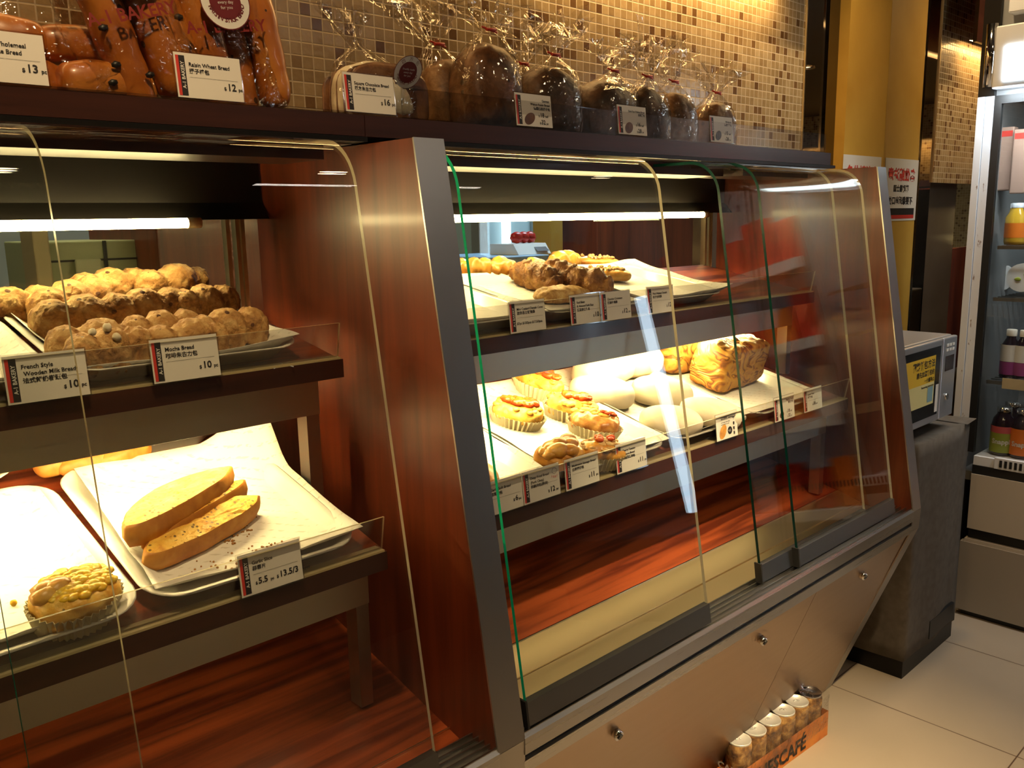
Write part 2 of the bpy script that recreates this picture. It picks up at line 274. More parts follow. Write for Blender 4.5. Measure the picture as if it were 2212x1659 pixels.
# ---------------------------------------------------------------- mesh helpers
def box(bm, x0,x1,y0,y1,z0,z1, mi=0, bev=0.0):
    vs = [bm.verts.new((x,y,z)) for x in (x0,x1) for y in (y0,y1) for z in (z0,z1)]
    fs = [bm.faces.new([vs[i] for i in q]) for q in ((0,1,3,2),(4,6,7,5),(0,4,5,1),(2,3,7,6),(0,2,6,4),(1,5,7,3))]
    for f in fs: f.material_index = mi
    if bev:
        es = list({e for f in fs for e in f.edges})
        r = bmesh.ops.bevel(bm, geom=es, offset=bev, segments=2, affect='EDGES', profile=0.5)
        for f in r['faces']: f.material_index = mi
    return fs
def prism(bm, yz, x0, x1, mi=0):          # outline in the Y-Z plane extruded along X
    a = [bm.verts.new((x0,y,z)) for y,z in yz]; b = [bm.verts.new((x1,y,z)) for y,z in yz]; n = len(yz)
    fs = [bm.faces.new(a), bm.faces.new(b[::-1])]
    for i in range(n): fs.append(bm.faces.new((a[i],b[i],b[(i+1)%n],a[(i+1)%n])))
    for f in fs: f.material_index = mi
    return fs
def poly(bm, pts, mi=0):
    f = bm.faces.new([bm.verts.new(p) for p in pts]); f.material_index = mi; return f
def tube(bm, p0, p1, r, seg=16, mi=0, r1=None):
    p0 = Vector(p0); p1 = Vector(p1); d = (p1-p0).normalized(); a = d.orthogonal().normalized(); b = d.cross(a); r1 = r if r1 is None else r1
    A = [bm.verts.new(p0+(a*math.cos(t)+b*math.sin(t))*r) for t in [2*PI*i/seg for i in range(seg)]]
    B = [bm.verts.new(p1+(a*math.cos(t)+b*math.sin(t))*r1) for t in [2*PI*i/seg for i in range(seg)]]
    fs = [bm.faces.new(A[::-1]), bm.faces.new(B)]
    for i in range(seg): f = bm.faces.new((A[i],A[(i+1)%seg],B[(i+1)%seg],B[i])); f.smooth = True; fs.append(f)
    for f in fs: f.material_index = mi
    return fs
def lathe(bm, prof, seg=28, c=(0,0,0), mi=0, sx=1, sy=1):
    rings = []
    for r,z in prof:
        if r < 1e-6: rings.append([bm.verts.new((c[0],c[1],c[2]+z))])
        else: rings.append([bm.verts.new((c[0]+sx*r*math.cos(2*PI*i/seg),c[1]+sy*r*math.sin(2*PI*i/seg),c[2]+z)) for i in range(seg)])
    for A,B in zip(rings,rings[1:]):
        for i in range(seg):
            j = (i+1)%seg
            vs = [A[0] if len(A)==1 else A[i]] + ([] if len(A)==1 else [A[j]]) + ([B[0]] if len(B)==1 else [B[j],B[i]])
            if len(vs) >= 3: f = bm.faces.new(vs); f.smooth = True; f.material_index = mi
def loaf(bm, Ln, W, H, nu=34, nv=26, prof=None, curve=None, amp=0.003, freq=30, seed=0, flat=0.35, ex=0.8, mi=0, twist=0.0, off=(0,0,0), bend=0.0):
    """bread body lying along X, flat underside at z=0. prof(t)->(width,height) scale, t in 0..1"""
    rings = []
    for i in range(nu+1):
        t = i/nu; th = t*PI; x = -Ln/2*math.cos(th); tt = (x/Ln)+0.5
        e = max(0.0, math.sin(th))**ex
        w_,h_ = prof(tt) if prof else (1,1)
        ring = []
        cy = curve(tt) if curve else 0.0
        for j in range(nv):
            a = 2*PI*j/nv; ca,sa = math.cos(a),math.sin(a)
            y = W/2*math.copysign(abs(ca)**0.85,ca)*e*w_
            H0 = H*flat
            z = H0 + ((H-H0)*abs(sa)**0.9*e*h_ if sa > 0 else -H0*abs(sa)**0.6*min(1,e*1.3)*h_)
            if twist: 
                q = twist*tt; y,z2 = y*math.cos(q)-(z-H0)*math.sin(q), y*math.sin(q)+(z-H0)*math.cos(q); z = z2+H0
            p = Vector((x+off[0], y+cy+off[1], z+off[2]))
            if bend: p.z += bend*(4*(tt-0.5)**2)
            nvv = noise.noise(Vector((p.x*freq+seed*7.3,p.y*freq+seed*3.1,p.z*freq)))+0.5*noise.noise(Vector((p.x*freq*2.3+seed,p.y*freq*2.3,p.z*freq*2.3)))
            dirv = Vector((0,y,z-H0)); 
            if dirv.length > 1e-6: p += dirv.normalized()*amp*nvv
            if p.z < off[2]: p.z = off[2]
            ring.append(bm.verts.new(p))
        rings.append(ring)
    for A,B in zip(rings,rings[1:]):
        for j in range(nv):
            k = (j+1)%nv; f = bm.faces.new((A[j],B[j],B[k],A[k])); f.smooth = True; f.material_index = mi
    for R_,rev in ((rings[0],False),(rings[-1],True)):
        f = bm.faces.new(R_ if not rev else R_[::-1]); f.smooth = True; f.material_index = mi
def lump(bm, c, r, seed=0, mi=0, sub=2, amp=0.25, sq=(1,1,1)):
    g = bmesh.ops.create_icosphere(bm, subdivisions=sub, radius=1.0)
    for v in g['verts']:
        n_ = 1+amp*noise.noise(v.co*1.7+Vector((seed*3.3,seed,seed*1.9)))
        v.co = Vector(c)+Vector((v.co.x*sq[0],v.co.y*sq[1],v.co.z*sq[2]))*r*n_
    for f in {f for v in g['verts'] for f in v.link_faces}: f.material_index = mi; f.smooth = True
def sheet(bm, fn, nu, nv, mi=0, smooth=True, thick=0.0):
    g = [[bm.verts.new(fn(i/nu,j/nv)) for j in range(nv+1)] for i in range(nu+1)]
    for i in range(nu):
        for j in range(nv):
            f = bm.faces.new((g[i][j],g[i+1][j],g[i+1][j+1],g[i][j+1])); f.smooth = smooth; f.material_index = mi
def mesh_of(name, bm, mats, recalc=True):
    if recalc: bmesh.ops.recalc_face_normals(bm, faces=bm.faces[:])
    me = bpy.data.meshes.new(name); bm.to_mesh(me); bm.free()
    for m in (mats if isinstance(mats,(list,tuple)) else [mats]): me.materials.append(M[m] if isinstance(m,str) else m)
    return me
def obj(name, bm, mats, parent=None, recalc=True, label=None):
    o = bpy.data.objects.new(name, mesh_of(name,bm,mats,recalc)); COL.objects.link(o)
    if parent: o.parent = parent
    if label: o['label'] = label
    return o
def tag(o, label, cat, group=None, kind=None):
    o['label'] = label; o['category'] = cat
    if group: o['group'] = group
    if kind: o['kind'] = kind
    return o
def thing(name, label, cat, loc=(0,0,0), rot=None, group=None):
    o = bpy.data.objects.new(name, None); COL.objects.link(o); o.empty_display_size = 0.02
    if rot is None: o.location = loc
    else: o.matrix_world = Matrix.Translation(Vector(loc)) @ rot
    return tag(o,label,cat,group)
def wpart(name, bm, mats, parent, recalc=True, label=None):   # mesh given in world coordinates under a parent standing elsewhere
    T = Matrix.Identity(4); q = parent
    while q: T = q.matrix_basis.copy() @ T if q.parent is None else q.matrix_basis.copy() @ T; q = q.parent
    bmesh.ops.transform(bm, matrix=T.inverted(), verts=bm.verts[:])
    return obj(name,bm,mats,parent,recalc,label)
def struct(name, bm, mats):
    o = obj(name,bm,mats); o['kind'] = 'structure'; return o
def rz(a): return Matrix.Rotation(a,4,'Z')
def rx(a): return Matrix.Rotation(a,4,'X')
def ry(a): return Matrix.Rotation(a,4,'Y')
def tilt(pl, yaw=0.0): return rx(math.atan(pl[2])) @ rz(yaw)
def copy_tree(o, parent=None):
    c = o.copy(); COL.objects.link(c); c.parent = parent
    for ch in [x for x in o.children]: copy_tree(ch, c)
    return c
def text_bm(bm, body, size, x, z, y=0.0, align='LEFT', bold=0.0, mi=0, rot=0.0, sx=1.0, depth=0.0, mirror=False):
    cu = bpy.data.curves.new('t','FONT'); cu.body = body; cu.size = size; cu.align_x = align; cu.offset = bold*size; cu.resolution_u = 2; cu.extrude = depth
    o = bpy.data.objects.new('t',cu); COL.objects.link(o)
    me = bpy.data.meshes.new_from_object(o.evaluated_get(bpy.context.evaluated_depsgraph_get()))
    n0 = len(bm.verts); f0 = len(bm.faces); bm.from_mesh(me); bm.verts.ensure_lookup_table(); bm.faces.ensure_lookup_table()
    c,s = math.cos(rot),math.sin(rot)
    for v in bm.verts[n0:]:
        px,pz = v.co.x*sx, v.co.y
        if mirror: px = -px
        v.co = Vector((x+px*c-pz*s, y-v.co.z, z+px*s+pz*c))
    for f in bm.faces[f0:]: f.material_index = mi
    bpy.data.objects.remove(o); bpy.data.meshes.remove(me); bpy.data.curves.remove(cu)

# ================================================================ THE SETTING
bm = bmesh.new(); box(bm,-2.5,4.6,-2.6,4.2,-0.05,0.0); struct('floor',bm,'floor')
bm = bmesh.new(); box(bm,-2.5,4.6,-2.6,4.2,CEIL_W,CEIL_W+0.05); struct('ceiling',bm,'ceiling')
bm = bmesh.new(); box(bm,-2.5,2.767,1.5,1.56,1.476,CEIL_W); struct('wall_back',bm,'mosaic')
bm = bmesh.new(); box(bm,2.30,3.0,1.56,1.60,0,1.476); struct('wall_return',bm,'shopwall')
bm = bmesh.new(); box(bm,2.892,3.0,1.50,1.56,0,CEIL_W); struct('wall_glass',bm,'dark_mirror')
bm = bmesh.new(); box(bm,2.998,3.32,1.463,1.56,0,CEIL_W); struct('wall_yellow',bm,'yellow')
bm = bmesh.new(); box(bm,3.326,3.40,1.04,1.60,0,CEIL_W); struct('wall_end',bm,'shopwall')
bm = bmesh.new(); box(bm,3.62,3.70,-2.6,1.04,0,CEIL_W); struct('wall_right',bm,'shopwall')
bm = bmesh.new(); box(bm,-2.5,4.6,-2.66,-2.6,0,CEIL_W); struct('wall_front',bm,'shopwall')
bm = bmesh.new(); box(bm,-2.56,-2.5,-2.6,4.2,0,CEIL_W); struct('wall_left',bm,'mosaic')
bm = bmesh.new(); box(bm,-2.5,4.6,4.2,4.26,0,CEIL_W); struct('wall_kitchen',bm,simple('kitchen wall',(0.42,0.44,0.40),0.5))
bm = bmesh.new(); box(bm,2.762,2.767,1.494,1.4995,1.476,CEIL_W); struct('trim_1',bm,'brass')
bm = bmesh.new(); box(bm,2.7672,2.890,1.4995,1.56,0,CEIL_W,0); box(bm,2.890,2.8925,1.496,1.56,0,CEIL_W,1); struct('trim_2',bm,['mirror','chrome'])
# lighting cove above the mosaic wall
bm = bmesh.new(); box(bm,-2.5,2.76,1.36,1.375,2.02,CEIL_W); struct('trim_3',bm,'wood_dark')
# big mirror on the end wall
t = thing('wall_mirror','tall mirror on the end wall beside the yellow panel','mirror',(3.323,1.25,0.0))
bm = bmesh.new(); box(bm,3.318,3.326,1.04,1.4625,0.02,2.38); wpart('mirror_glass',bm,'mirror',t)
bm = bmesh.new(); box(bm,3.314,3.328,1.034,1.04,0.02,2.38); wpart('edge_strip',bm,'chrome',t)

# ceiling downlights
for i,(x,y,p) in enumerate(DOWN):
    places = ['nearest the left display case','over the aisle by the right case','nearest the drinks fridge','above the left glass panels','over the aisle at its far left end','added to brighten the yellow panel']
    t = thing('ceiling_downlight','round recessed warm downlight %s'%places[i],'ceiling light',(x,y,CEIL_W-0.02),group='downlights in the dark ceiling')
    bm = bmesh.new(); lathe(bm,[(0.062,0.02),(0.064,0.0),(0.05,0.001),(0.049,0.02)],24); obj('trim_ring',bm,'chrome',t)
    bm = bmesh.new(); lathe(bm,[(0.0,0.012),(0.048,0.012)],24); obj('lens',bm,simple('downlight lens',(1,1,1),0.5,emit=(1.0,0.80,0.5),es=14),t)

# ================================================================ THE DISPLAY CASES
def gpath(off, n=9):          # curved front pane, inner line
    P = [(0.852+off+0.158*(z-0.61), z) for z in [0.61,0.8,1.0,1.2,1.34,1.385,1.40]]
    cy,cz,R_ = P[-1][0]+0.074, 1.388, 0.075
    a0 = math.radians(171)
    for i in range(1,n+1):
        a = a0+(math.radians(90)-a0)*i/n; P.append((cy+R_*math.cos(a), cz+R_*math.sin(a)))
    P.append((P[-1][0]+0.10, cz+R_)); return P
def pane_bm(x0,x1,off,th=0.006):
    P = gpath(off); bm = bmesh.new(); Q = []
    for i,(y,z) in enumerate(P):
        a = P[max(0,i-1)]; b = P[min(len(P)-1,i+1)]; d = Vector((b[0]-a[0],b[1]-a[1])).normalized(); Q.append((y+d.y*th, z-d.x*th))
    def row(x,pts): return [bm.verts.new((x,y,z)) for y,z in pts]
    a,b,c,d = row(x0,P),row(x1,P),row(x0,Q),row(x1,Q); a2,b2,c2,d2 = row(x0,P),row(x1,P),row(x0,Q),row(x1,Q)
    for i in range(len(P)-1):
        for u,v,mi in ((a,b,0),(d,c,0),(c2,a2,1),(b2,d2,2)):
            f = bm.faces.new((u[i],v[i],v[i+1],u[i+1])); f.material_index = mi; f.smooth = (mi==0)
    bm.faces.new((a2[-1],b2[-1],d2[-1],c2[-1])).material_index = 2
    return bm
def front_panel(case, x0, x1, off, label):
    bm = pane_bm(x0,x1,off); p = wpart('glass_door',bm,['glass','edge' if 'green left edge' in label else 'edge_dark','edge_pale'],case,recalc=False,label=label)
    bm = bmesh.new(); y = 0.852+off
    prism(bm,[(y-0.003,0.604),(y+0.009,0.604),(y+0.0145,0.640),(y+0.0025,0.640)],x0-0.002,x1+0.002)
    o = obj('clamp_bar',bm,'clamp',None); T = case.matrix_basis.inverted(); o.data.transform(T); o.parent = p
    bm = bmesh.new(); prism(bm,[(y-0.005,0.602),(y+0.011,0.602),(y+0.0165,0.644),(y+0.0005,0.644)],x0-0.006,x0-0.0022)
    o = obj('end_stop',bm,'black',None); o.data.transform(T); o.parent = p
PART = [(0.991,1.466),(0.846,0.592),(0.848,0.540),(1.062,0.0),(1.70,0.0),(1.70,1.16),(1.455,1.20),(1.455,1.466)]
def partition(case, x0, x1, lab=None):
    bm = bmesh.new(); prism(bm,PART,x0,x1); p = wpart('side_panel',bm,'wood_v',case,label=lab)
    bm = bmesh.new()
    def strip(a,b,t=0.003,e=0.0015):
        d = Vector((b[0]-a[0],b[1]-a[1])).normalized(); n = Vector((d.y,-d.x))*t
        if n.x > 0: n = -n
        prism(bm,[a,b,(b[0]+n.x,b[1]+n.y),(a[0]+n.x,a[1]+n.y)],x0-e,x1+e)
    strip(PART[0],PART[1]); strip(PART[1],PART[2]); strip(PART[2],PART[3])
    o = wpart('edge_strip',bm,'steel',case); 
    return p
def shelf(case, pl, x0, x1, ax0, ax1, yb, ya, zapr, posts, foot):
    y0,z0,s = pl; B = lambda y,h: (y, z0+s*(y-y0)+h)
    bm = bmesh.new(); prism(bm,[B(y0,0),B(yb,0),B(yb,-0.024),B(y0,-0.024)],x0,x1); sh = wpart('shelf',bm,'wood_h',case)
    T = case.matrix_basis.inverted()
    def sub(name,bm,m): o = obj(name,bm,m,None); o.data.transform(T); o.parent = sh; return o
    bm = bmesh.new(); prism(bm,[(y0-0.0035,z0+0.002),(y0-0.0004,z0+0.002),(y0-0.0004,z0-0.0255),(y0-0.0035,z0-0.0255)],x0,x1); sub('nosing',bm,'wood_dark')
    bm = bmesh.new(); box(bm,ax0,ax1,ya,ya+0.005,zapr,zat(pl,ya)-0.0262); box(bm,ax0,ax1,ya+0.005,ya+0.022,zapr,zapr+0.004); sub('apron',bm,'steel_dark')
    bm = bmesh.new(); prism(bm,[(y0+0.003,z0+0.003),(y0+0.0065,z0+0.003),(y0-0.0035,z0+0.056),(y0-0.007,z0+0.056)],x0+0.004,x1-0.004); bm.faces.ensure_lookup_table(); nf = len(bm.faces); bm.faces[nf-6].material_index = 1; bm.faces[nf-5].material_index = 1; bm.faces[nf-2].material_index = 1; box(bm,x0+0.004,x1-0.004,y0-0.0035,y0+0.020,z0+0.0022,z0+0.0052,1); sub('guard_rail',bm,['acrylic','edge_pale'])
    for px in posts:
        bm = bmesh.new(); box(bm,px,px+0.022,ya+0.001,ya+0.030,foot(ya+0.03),zapr+0.001); sub('post',bm,'steel')
        bm = bmesh.new(); box(bm,px,px+0.022,yb-0.05,yb-0.02,foot(yb-0.03),zat(pl,yb-0.05)-0.03); sub('post',bm,'steel')
    return sh
def build_case(name, label, X0, X1, parts_at, shelf_x, tube_x, plate, panels, locks):
    c = thing(name,label,'display case',((X0+X1)/2,1.2,0))
    for (a,b,lab) in parts_at: partition(c,a,b,lab)
    # sill with its running tracks
    bm = bmesh.new(); box(bm,X0,X1,0.851,0.906,0.556,0.590)
    for y in (0.8475,0.8625,0.8755,0.8885,0.902): box(bm,X0,X1,y,y+0.0022,0.590,0.6005)
    prism(bm,[(0.849,0.6005),(0.842,0.594),(0.842,0.5675),(0.851,0.566),(0.851,0.6005)],X0,X1)
    prism(bm,[(0.851,0.557),(0.844,0.556),(0.846,0.534),(0.856,0.531),(0.856,0.557)],X0,X1)
    wpart('sill_track',bm,'steel_x',c)
    bm = bmesh.new(); box(bm,X0,X1,0.850,0.853,0.5565,0.567); wpart('sill_groove',bm,'black',c)
    # inclined front
    def kp(z,d=0.0): return (0.853+(0.533-z)*0.383+d, z)
    seams = [X0]+[s for s in (0.12,1.73) if X0 < s < X1]+[X1]
    for a,b in zip(seams,seams[1:]):
        bm = bmesh.new(); prism(bm,[kp(0.533),kp(0.004),kp(0.004,0.015),kp(0.533,0.015)],a+0.0008,b-0.0008); wpart('front_panel',bm,'steel_kick',c)
    for x in locks:
        y,z = kp(0.482); d = Vector((0,-0.934,-0.357)); p = Vector((x,y,z))
        bm = bmesh.new(); tube(bm,p,p+d*0.012,0.0095,20); tube(bm,p+d*0.012,p+d*0.014,0.0055,16,1); wpart('lock',bm,['chrome','black'],c)
    # deck
    def dk(y,h=0): return (y,zat(DK,y)+h)
    if plate:
        bm = bmesh.new(); prism(bm,[dk(1.047),dk(1.70),dk(1.70,-0.02),dk(1.047,-0.02)],X0,X1); wpart('deck',bm,'wood_h',c)
        bm = bmesh.new(); prism(bm,[dk(1.0468,0.0015),dk(0.984,-0.001),dk(0.984,-0.012),dk(1.0468,-0.012)],X0,X1); prism(bm,[dk(0.983,-0.004),dk(0.906,0.006),dk(0.906,-0.01),dk(0.983,-0.012)],X0,X1); wpart('deck_plate',bm,'brass',c)
        bm = bmesh.new(); box(bm,X0,X1,1.0470,1.0490,zat(DK,1.048)-0.001,zat(DK,1.048)+0.0035); wpart('deck_edging',bm,'chrome',c)
    else:
        bm = bmesh.new(); prism(bm,[dk(0.906),dk(1.70),dk(1.70,-0.02),dk(0.906,-0.02)],X0,X1); wpart('deck',bm,'wood_h',c)
        bm = bmesh.new(); box(bm,X0,X1,0.956,0.958,zat(DK,0.957)-0.001,zat(DK,0.957)+0.003); wpart('deck_edging',bm,'brass',c)
    # shelves
    sx0,sx1,ax0,ax1,lx1,lax1,posts = shelf_x
    shelf(c,LO,sx0,lx1,ax0,lax1,1.66,1.055,0.782,posts,lambda y: zat(DK,y)+0.001)
    shelf(c,UP,sx0,sx1,ax0,ax1,1.44,1.165,1.061,posts,lambda y: zat(LO,y)+0.001)
    # roof, valance, beam under the top board
    bm = bmesh.new(); box(bm,X0,X1,1.10,1.455,1.4685,1.4755) ; wpart('roof_board',bm,'wood_black',c)
    bm = bmesh.new(); prism(bm,[(1.402,1.362),(1.452,1.362),(1.452,1.468),(1.43,1.468),(1.43,1.39)],X0+0.004,X1-0.004); wpart('valance',bm,'wood_black',c)
    # tubes
    for (a,b,y,z) in tube_x:
        bm = bmesh.new(); tube(bm,(a,y,z),(b,y,z),0.0078,16); tb = wpart('light_tube',bm,'tube' if z > 1.2 else ('tube_shelf' if z > 0.9 else ('tube_dim' if plate else 'tube_deck_fill')),c)
        T = c.matrix_basis.inverted()
        for (u,v) in ((a-0.022,a),(b,b+0.022)):
            bm = bmesh.new(); tube(bm,(u,y,z),(v,y,z),0.0085,16); o = obj('tube_socket',bm,'endcap',None); o.data.transform(T); o.parent = tb
    # rear sliding panes
    zb = zat(UP,1.455)-0.02
    bm = bmesh.new(); box(bm,X0+0.03,X1-0.03,1.458,1.462,zb,1.468); rd = wpart('rear_pane',bm,'glass',c)
    T = c.matrix_basis.inverted()
    bm = bmesh.new()
    for a in (X1-0.062,X1-0.044,X1-0.034): box(bm,a,a+0.007,1.452,1.468,zb,1.42)
    o = obj('stile',bm,'brass',None); o.data.transform(T); o.parent = rd
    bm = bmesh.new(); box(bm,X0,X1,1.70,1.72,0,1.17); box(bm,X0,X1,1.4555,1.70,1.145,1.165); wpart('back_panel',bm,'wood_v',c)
    for (a,b,off,lab) in panels: front_panel(c,a,b,off,lab)
    return c
left = build_case('display_case','left bakery display case holding mocha loaves and garlic slices',-0.90,0.757,
    [(-0.95,-0.90,None)],(-0.86,0.692,-0.80,0.688,0.685,0.688,(0.665,)),
    [(-0.60,0.598,1.385,1.357),(-0.62,0.600,1.192,1.065),(-0.62,0.600,1.084,0.792)],False,  # last tube is added under the lower shelf to brighten the deck
    [(0.178,0.652,0.0,'curved sliding pane in front of the garlic slices'),(-0.20,0.288,0.026,'curved sliding pane on the rear track')],[-0.4,0.3])
right = build_case('display_case','right bakery display case with four curved sliding panes and white buns inside',0.808,2.212,
    [(0.757,0.808,'mahogany divider with steel front strip'),(2.212,2.257,None)],(0.862,2.122,0.90,2.140,2.135,2.140,(2.117,)),
    [(0.86,2.036,1.385,1.357),(0.92,2.03,1.192,1.065),(0.92,2.00,1.084,0.792)],True,
    [(0.826,1.302,0.0,'frontmost curved sliding pane with green left edge'),(1.532,2.014,0.026,'curved sliding pane on the rear track'),(1.662,2.142,0.013,'rightmost curved sliding pane')],[1.052,1.524,1.99])
bm = bmesh.new(); box(bm,2.2585,2.2600,1.0,1.45,0.55,1.46); wpart('outer_cladding',bm,'wood_black',right)

# board above the cases with its brackets and acrylic strips
tb = thing('top_shelf','long dark wooden shelf over the display cases carrying bagged loaves','shelf',(0.6,1.3,1.506))
sm = onz((787,250),1.506).x; sm = ony((787,252),1.1).x
for a,b in ((-1.1,sm-0.0006),(sm+0.0006,2.185)):
    bm = bmesh.new(); box(bm,a,b,1.10,1.498,1.476,1.506); wpart('board',bm,'wood_dark',tb)
for a,b,y,m in ((-0.9,0.700,1.13,'wood_dark'),(0.830,1.80,1.17,'wood_dark'),(1.82,2.125,1.13,'wood_dark')):
    bm = bmesh.new(); box(bm,a,b,y,y+0.12,1.4435,1.4757); wpart('beam',bm,m,tb)
for a,b in ((0.702,0.752),(2.127,2.165)):
    bm = bmesh.new(); box(bm,a,b,1.135,1.20,1.467,1.4757); wpart('bracket',bm,'steel',tb)
def guard(x0,x1,y=1.106,h=0.046):
    bm = bmesh.new(); box(bm,x0,x1,y,y+0.003,1.5065,1.5065+h); box(bm,x0,x1,y+0.003,y+0.035,1.5062,1.509); wpart('acrylic_strip',bm,'acrylic',tb)
guard(ony((868,240),1.108).x,ony((1002,250),1.108).x); guard(ony((1004,250),1.108).x,ony((1783,300),1.108).x)
bm = bmesh.new(); box(bm,-1.1,ony((745,240),1.108).x,1.104,1.107,1.5062,1.5105); box(bm,-1.1,ony((745,240),1.108).x,1.104,1.150,1.5062,1.508); wpart('acrylic_strip',bm,'acrylic',tb)

# ================================================================ TRAYS AND PAPER
def rrect(w_,d_,r,n=6,wob=0.0):
    P=[]
    for cx,cy,a0 in ((w_/2-r,d_/2-r,0),(-w_/2+r,d_/2-r,90),(-w_/2+r,-d_/2+r,180),(w_/2-r,-d_/2+r,270)):
        for i in range(n+1):
            a = math.radians(a0+90*i/n); P.append((cx+r*math.cos(a),cy+r*math.sin(a)))
    return P
def tray(w_,d_,h,r=0.05):
    bm = bmesh.new(); prof = [(-0.030,0.0),(-0.028,0.0015),(-0.008,h-0.003),(0.0,h),(0.001,h+0.001),(-0.0015,h+0.0022),(-0.010,h-0.0005),(-0.030,0.0045),(-0.036,0.004)]
    rings=[]
    for o_,z in prof: rings.append([bm.verts.new((x,y,z)) for x,y in rrect(w_+2*o_,d_+2*o_,max(0.012,r+o_))])
    n=len(rings[0])
    for A,B in zip(rings,rings[1:]):
        for i in range(n): f = bm.faces.new((A[i],A[(i+1)%n],B[(i+1)%n],B[i])); f.smooth=True
    bm.faces.new(rings[0]); bm.faces.new(rings[-1][::-1]); return bm
def put_tray(pl, x0,x1,y0,y1, label, group, h=0.024, yaw=0.0, lift=0.001, name='serving_tray'):
    xc,yc = (x0+x1)/2,(y0+y1)/2
    o = obj(name,tray(x1-x0,(y1-y0)*math.sqrt(1+pl[2]**2),h),'melamine')
    o.matrix_world = Matrix.Translation((xc,yc,zat(pl,yc)+lift)) @ tilt(pl,yaw); tag(o,label,'tray',group); return o
def put_liner(pl, x0,x1,y0,y1, label, corners=(0,0,0,0), yaw=0.0, h=0.0075, seed=1, rim=0.026):
    """paper sheet in a tray; corners = lift of front-left, front-right, back-left, back-right"""
    xc,yc = (x0+x1)/2,(y0+y1)/2; W,D = x1-x0, y1-y0
    def fn(u,v):
        x=(u-0.5)*W; y=(v-0.5)*D
        du = max(0,abs(u-0.5)-0.40)/0.10; dv = max(0,abs(v-0.5)-0.42)/0.08
        z = h+rim*0.85*min(1,max(du,dv))**1.3
        for k,(cu,cv) in enumerate(((0,0),(1,0),(0,1),(1,1))):
            q = max(0,1-math.hypot((u-cu)*1.0,(v-cv)*1.2)/0.42); z += corners[k]*q**1.5
        z += 0.0035*noise.noise(Vector((x*13+seed*5,y*13,seed)))*(0.15+max(du,dv))
        x *= 1+0.012*noise.noise(Vector((y*20,seed,0))); return Vector((x,y,z))
    bm = bmesh.new(); sheet(bm,fn,26,30)
    o = obj('paper_liner',bm,'paper'); m = o.modifiers.new('s','SOLIDIFY'); m.thickness = 0.0006
    o.matrix_world = Matrix.Translation((xc,yc,zat(pl,yc)+0.001)) @ tilt(pl,yaw); tag(o,label,'tray paper','greaseproof papers lining the trays'); return o
GL,GU = 'white trays on the lower shelves','white trays on the upper shelves'
put_tray(LO,0.352,0.652,1.008,1.372,'white tray under the garlic slices',GL)
put_liner(LO,0.372,0.662,1.020,1.360,'crumpled paper with raised corner under the garlic slices',(0,0.012,0,0.085),yaw=-0.05,seed=3)
put_tray(LO,0.030,0.343,1.005,1.352,'white tray under the sweetcorn bun',GL,yaw=0.02)
put_liner(LO,0.050,0.325,1.020,1.335,'paper under the sweetcorn bun',(0,0.0,0,0.0),yaw=0.02,seed=9)
put_tray(LO,0.325,0.640,1.388,1.62,'white tray behind the garlic slice tray, partly hidden by the steel apron',GL,h=0.03)
put_liner(LO,0.515,0.63,1.40,1.61,'paper in the half hidden tray behind the garlic slices',(0,0.006,0,0),seed=4)
put_tray(LO,0.0,0.312,1.370,1.62,'white tray behind the sweetcorn bun tray, at the left edge',GL,h=0.03)
put_tray(UP,0.318,0.640,1.112,1.42,'white tray under the mocha loaves',GU)
put_liner(UP,0.328,0.632,1.118,1.41,'paper with an upturned front right corner under the mocha loaves',(0,0.010,0,0),seed=12)
put_tray(UP,-0.03,0.310,1.112,1.40,'empty white tray left of the mocha loaves',GU)
put_liner(UP,-0.02,0.30,1.118,1.39,'plain paper in the empty tray left of the mocha loaves',seed=14)
# right case
put_tray(UP,0.855,1.135,1.112,1.40,'white tray at the divider end of the right upper shelf',GU)
put_liner(UP,0.862,1.150,1.118,1.41,'printed paper in the tray beside the green pane edge',(0,0.004,0,0),seed=21,yaw=-0.05)
put_tray(UP,1.145,1.435,1.112,1.42,'white tray under the dark braided loaves',GU)
put_liner(UP,1.155,1.425,1.118,1.42,'paper under the dark braided loaves',seed=23)
put_tray(UP,1.450,1.735,1.112,1.42,'white tray under the walnut pastries',GU)
put_liner(UP,1.45,1.760,1.118,1.42,'paper with a curled corner under the walnut pastries',(0,0.014,0,0.008),seed=25,yaw=-0.04)
put_tray(LO,0.812+0.05,1.058,1.010,1.40,'white tray at the divider end of the right lower shelf',GL)
put_liner(LO,0.87,1.055,1.016,1.41,'printed paper left of the tomato cup buns',(0,0,0,0),seed=31)
put_tray(LO,1.066,1.385,1.010,1.39,'white tray under the tomato cup buns',GL)
put_liner(LO,1.068,1.392,1.016,1.39,'paper under the tomato cup buns',seed=33)
put_tray(LO,1.397,1.695,1.010,1.39,'white tray under the floured white buns',GL)
put_liner(LO,1.400,1.695,1.016,1.39,'paper under the floured white buns',seed=35)
put_tray(LO,1.705,2.010,1.010,1.36,'white tray under the marbled loaves',GL)
put_liner(LO,1.700,2.020,1.016,1.38,'paper under the marbled loaves',(0,0.0,0,0.006),seed=37)

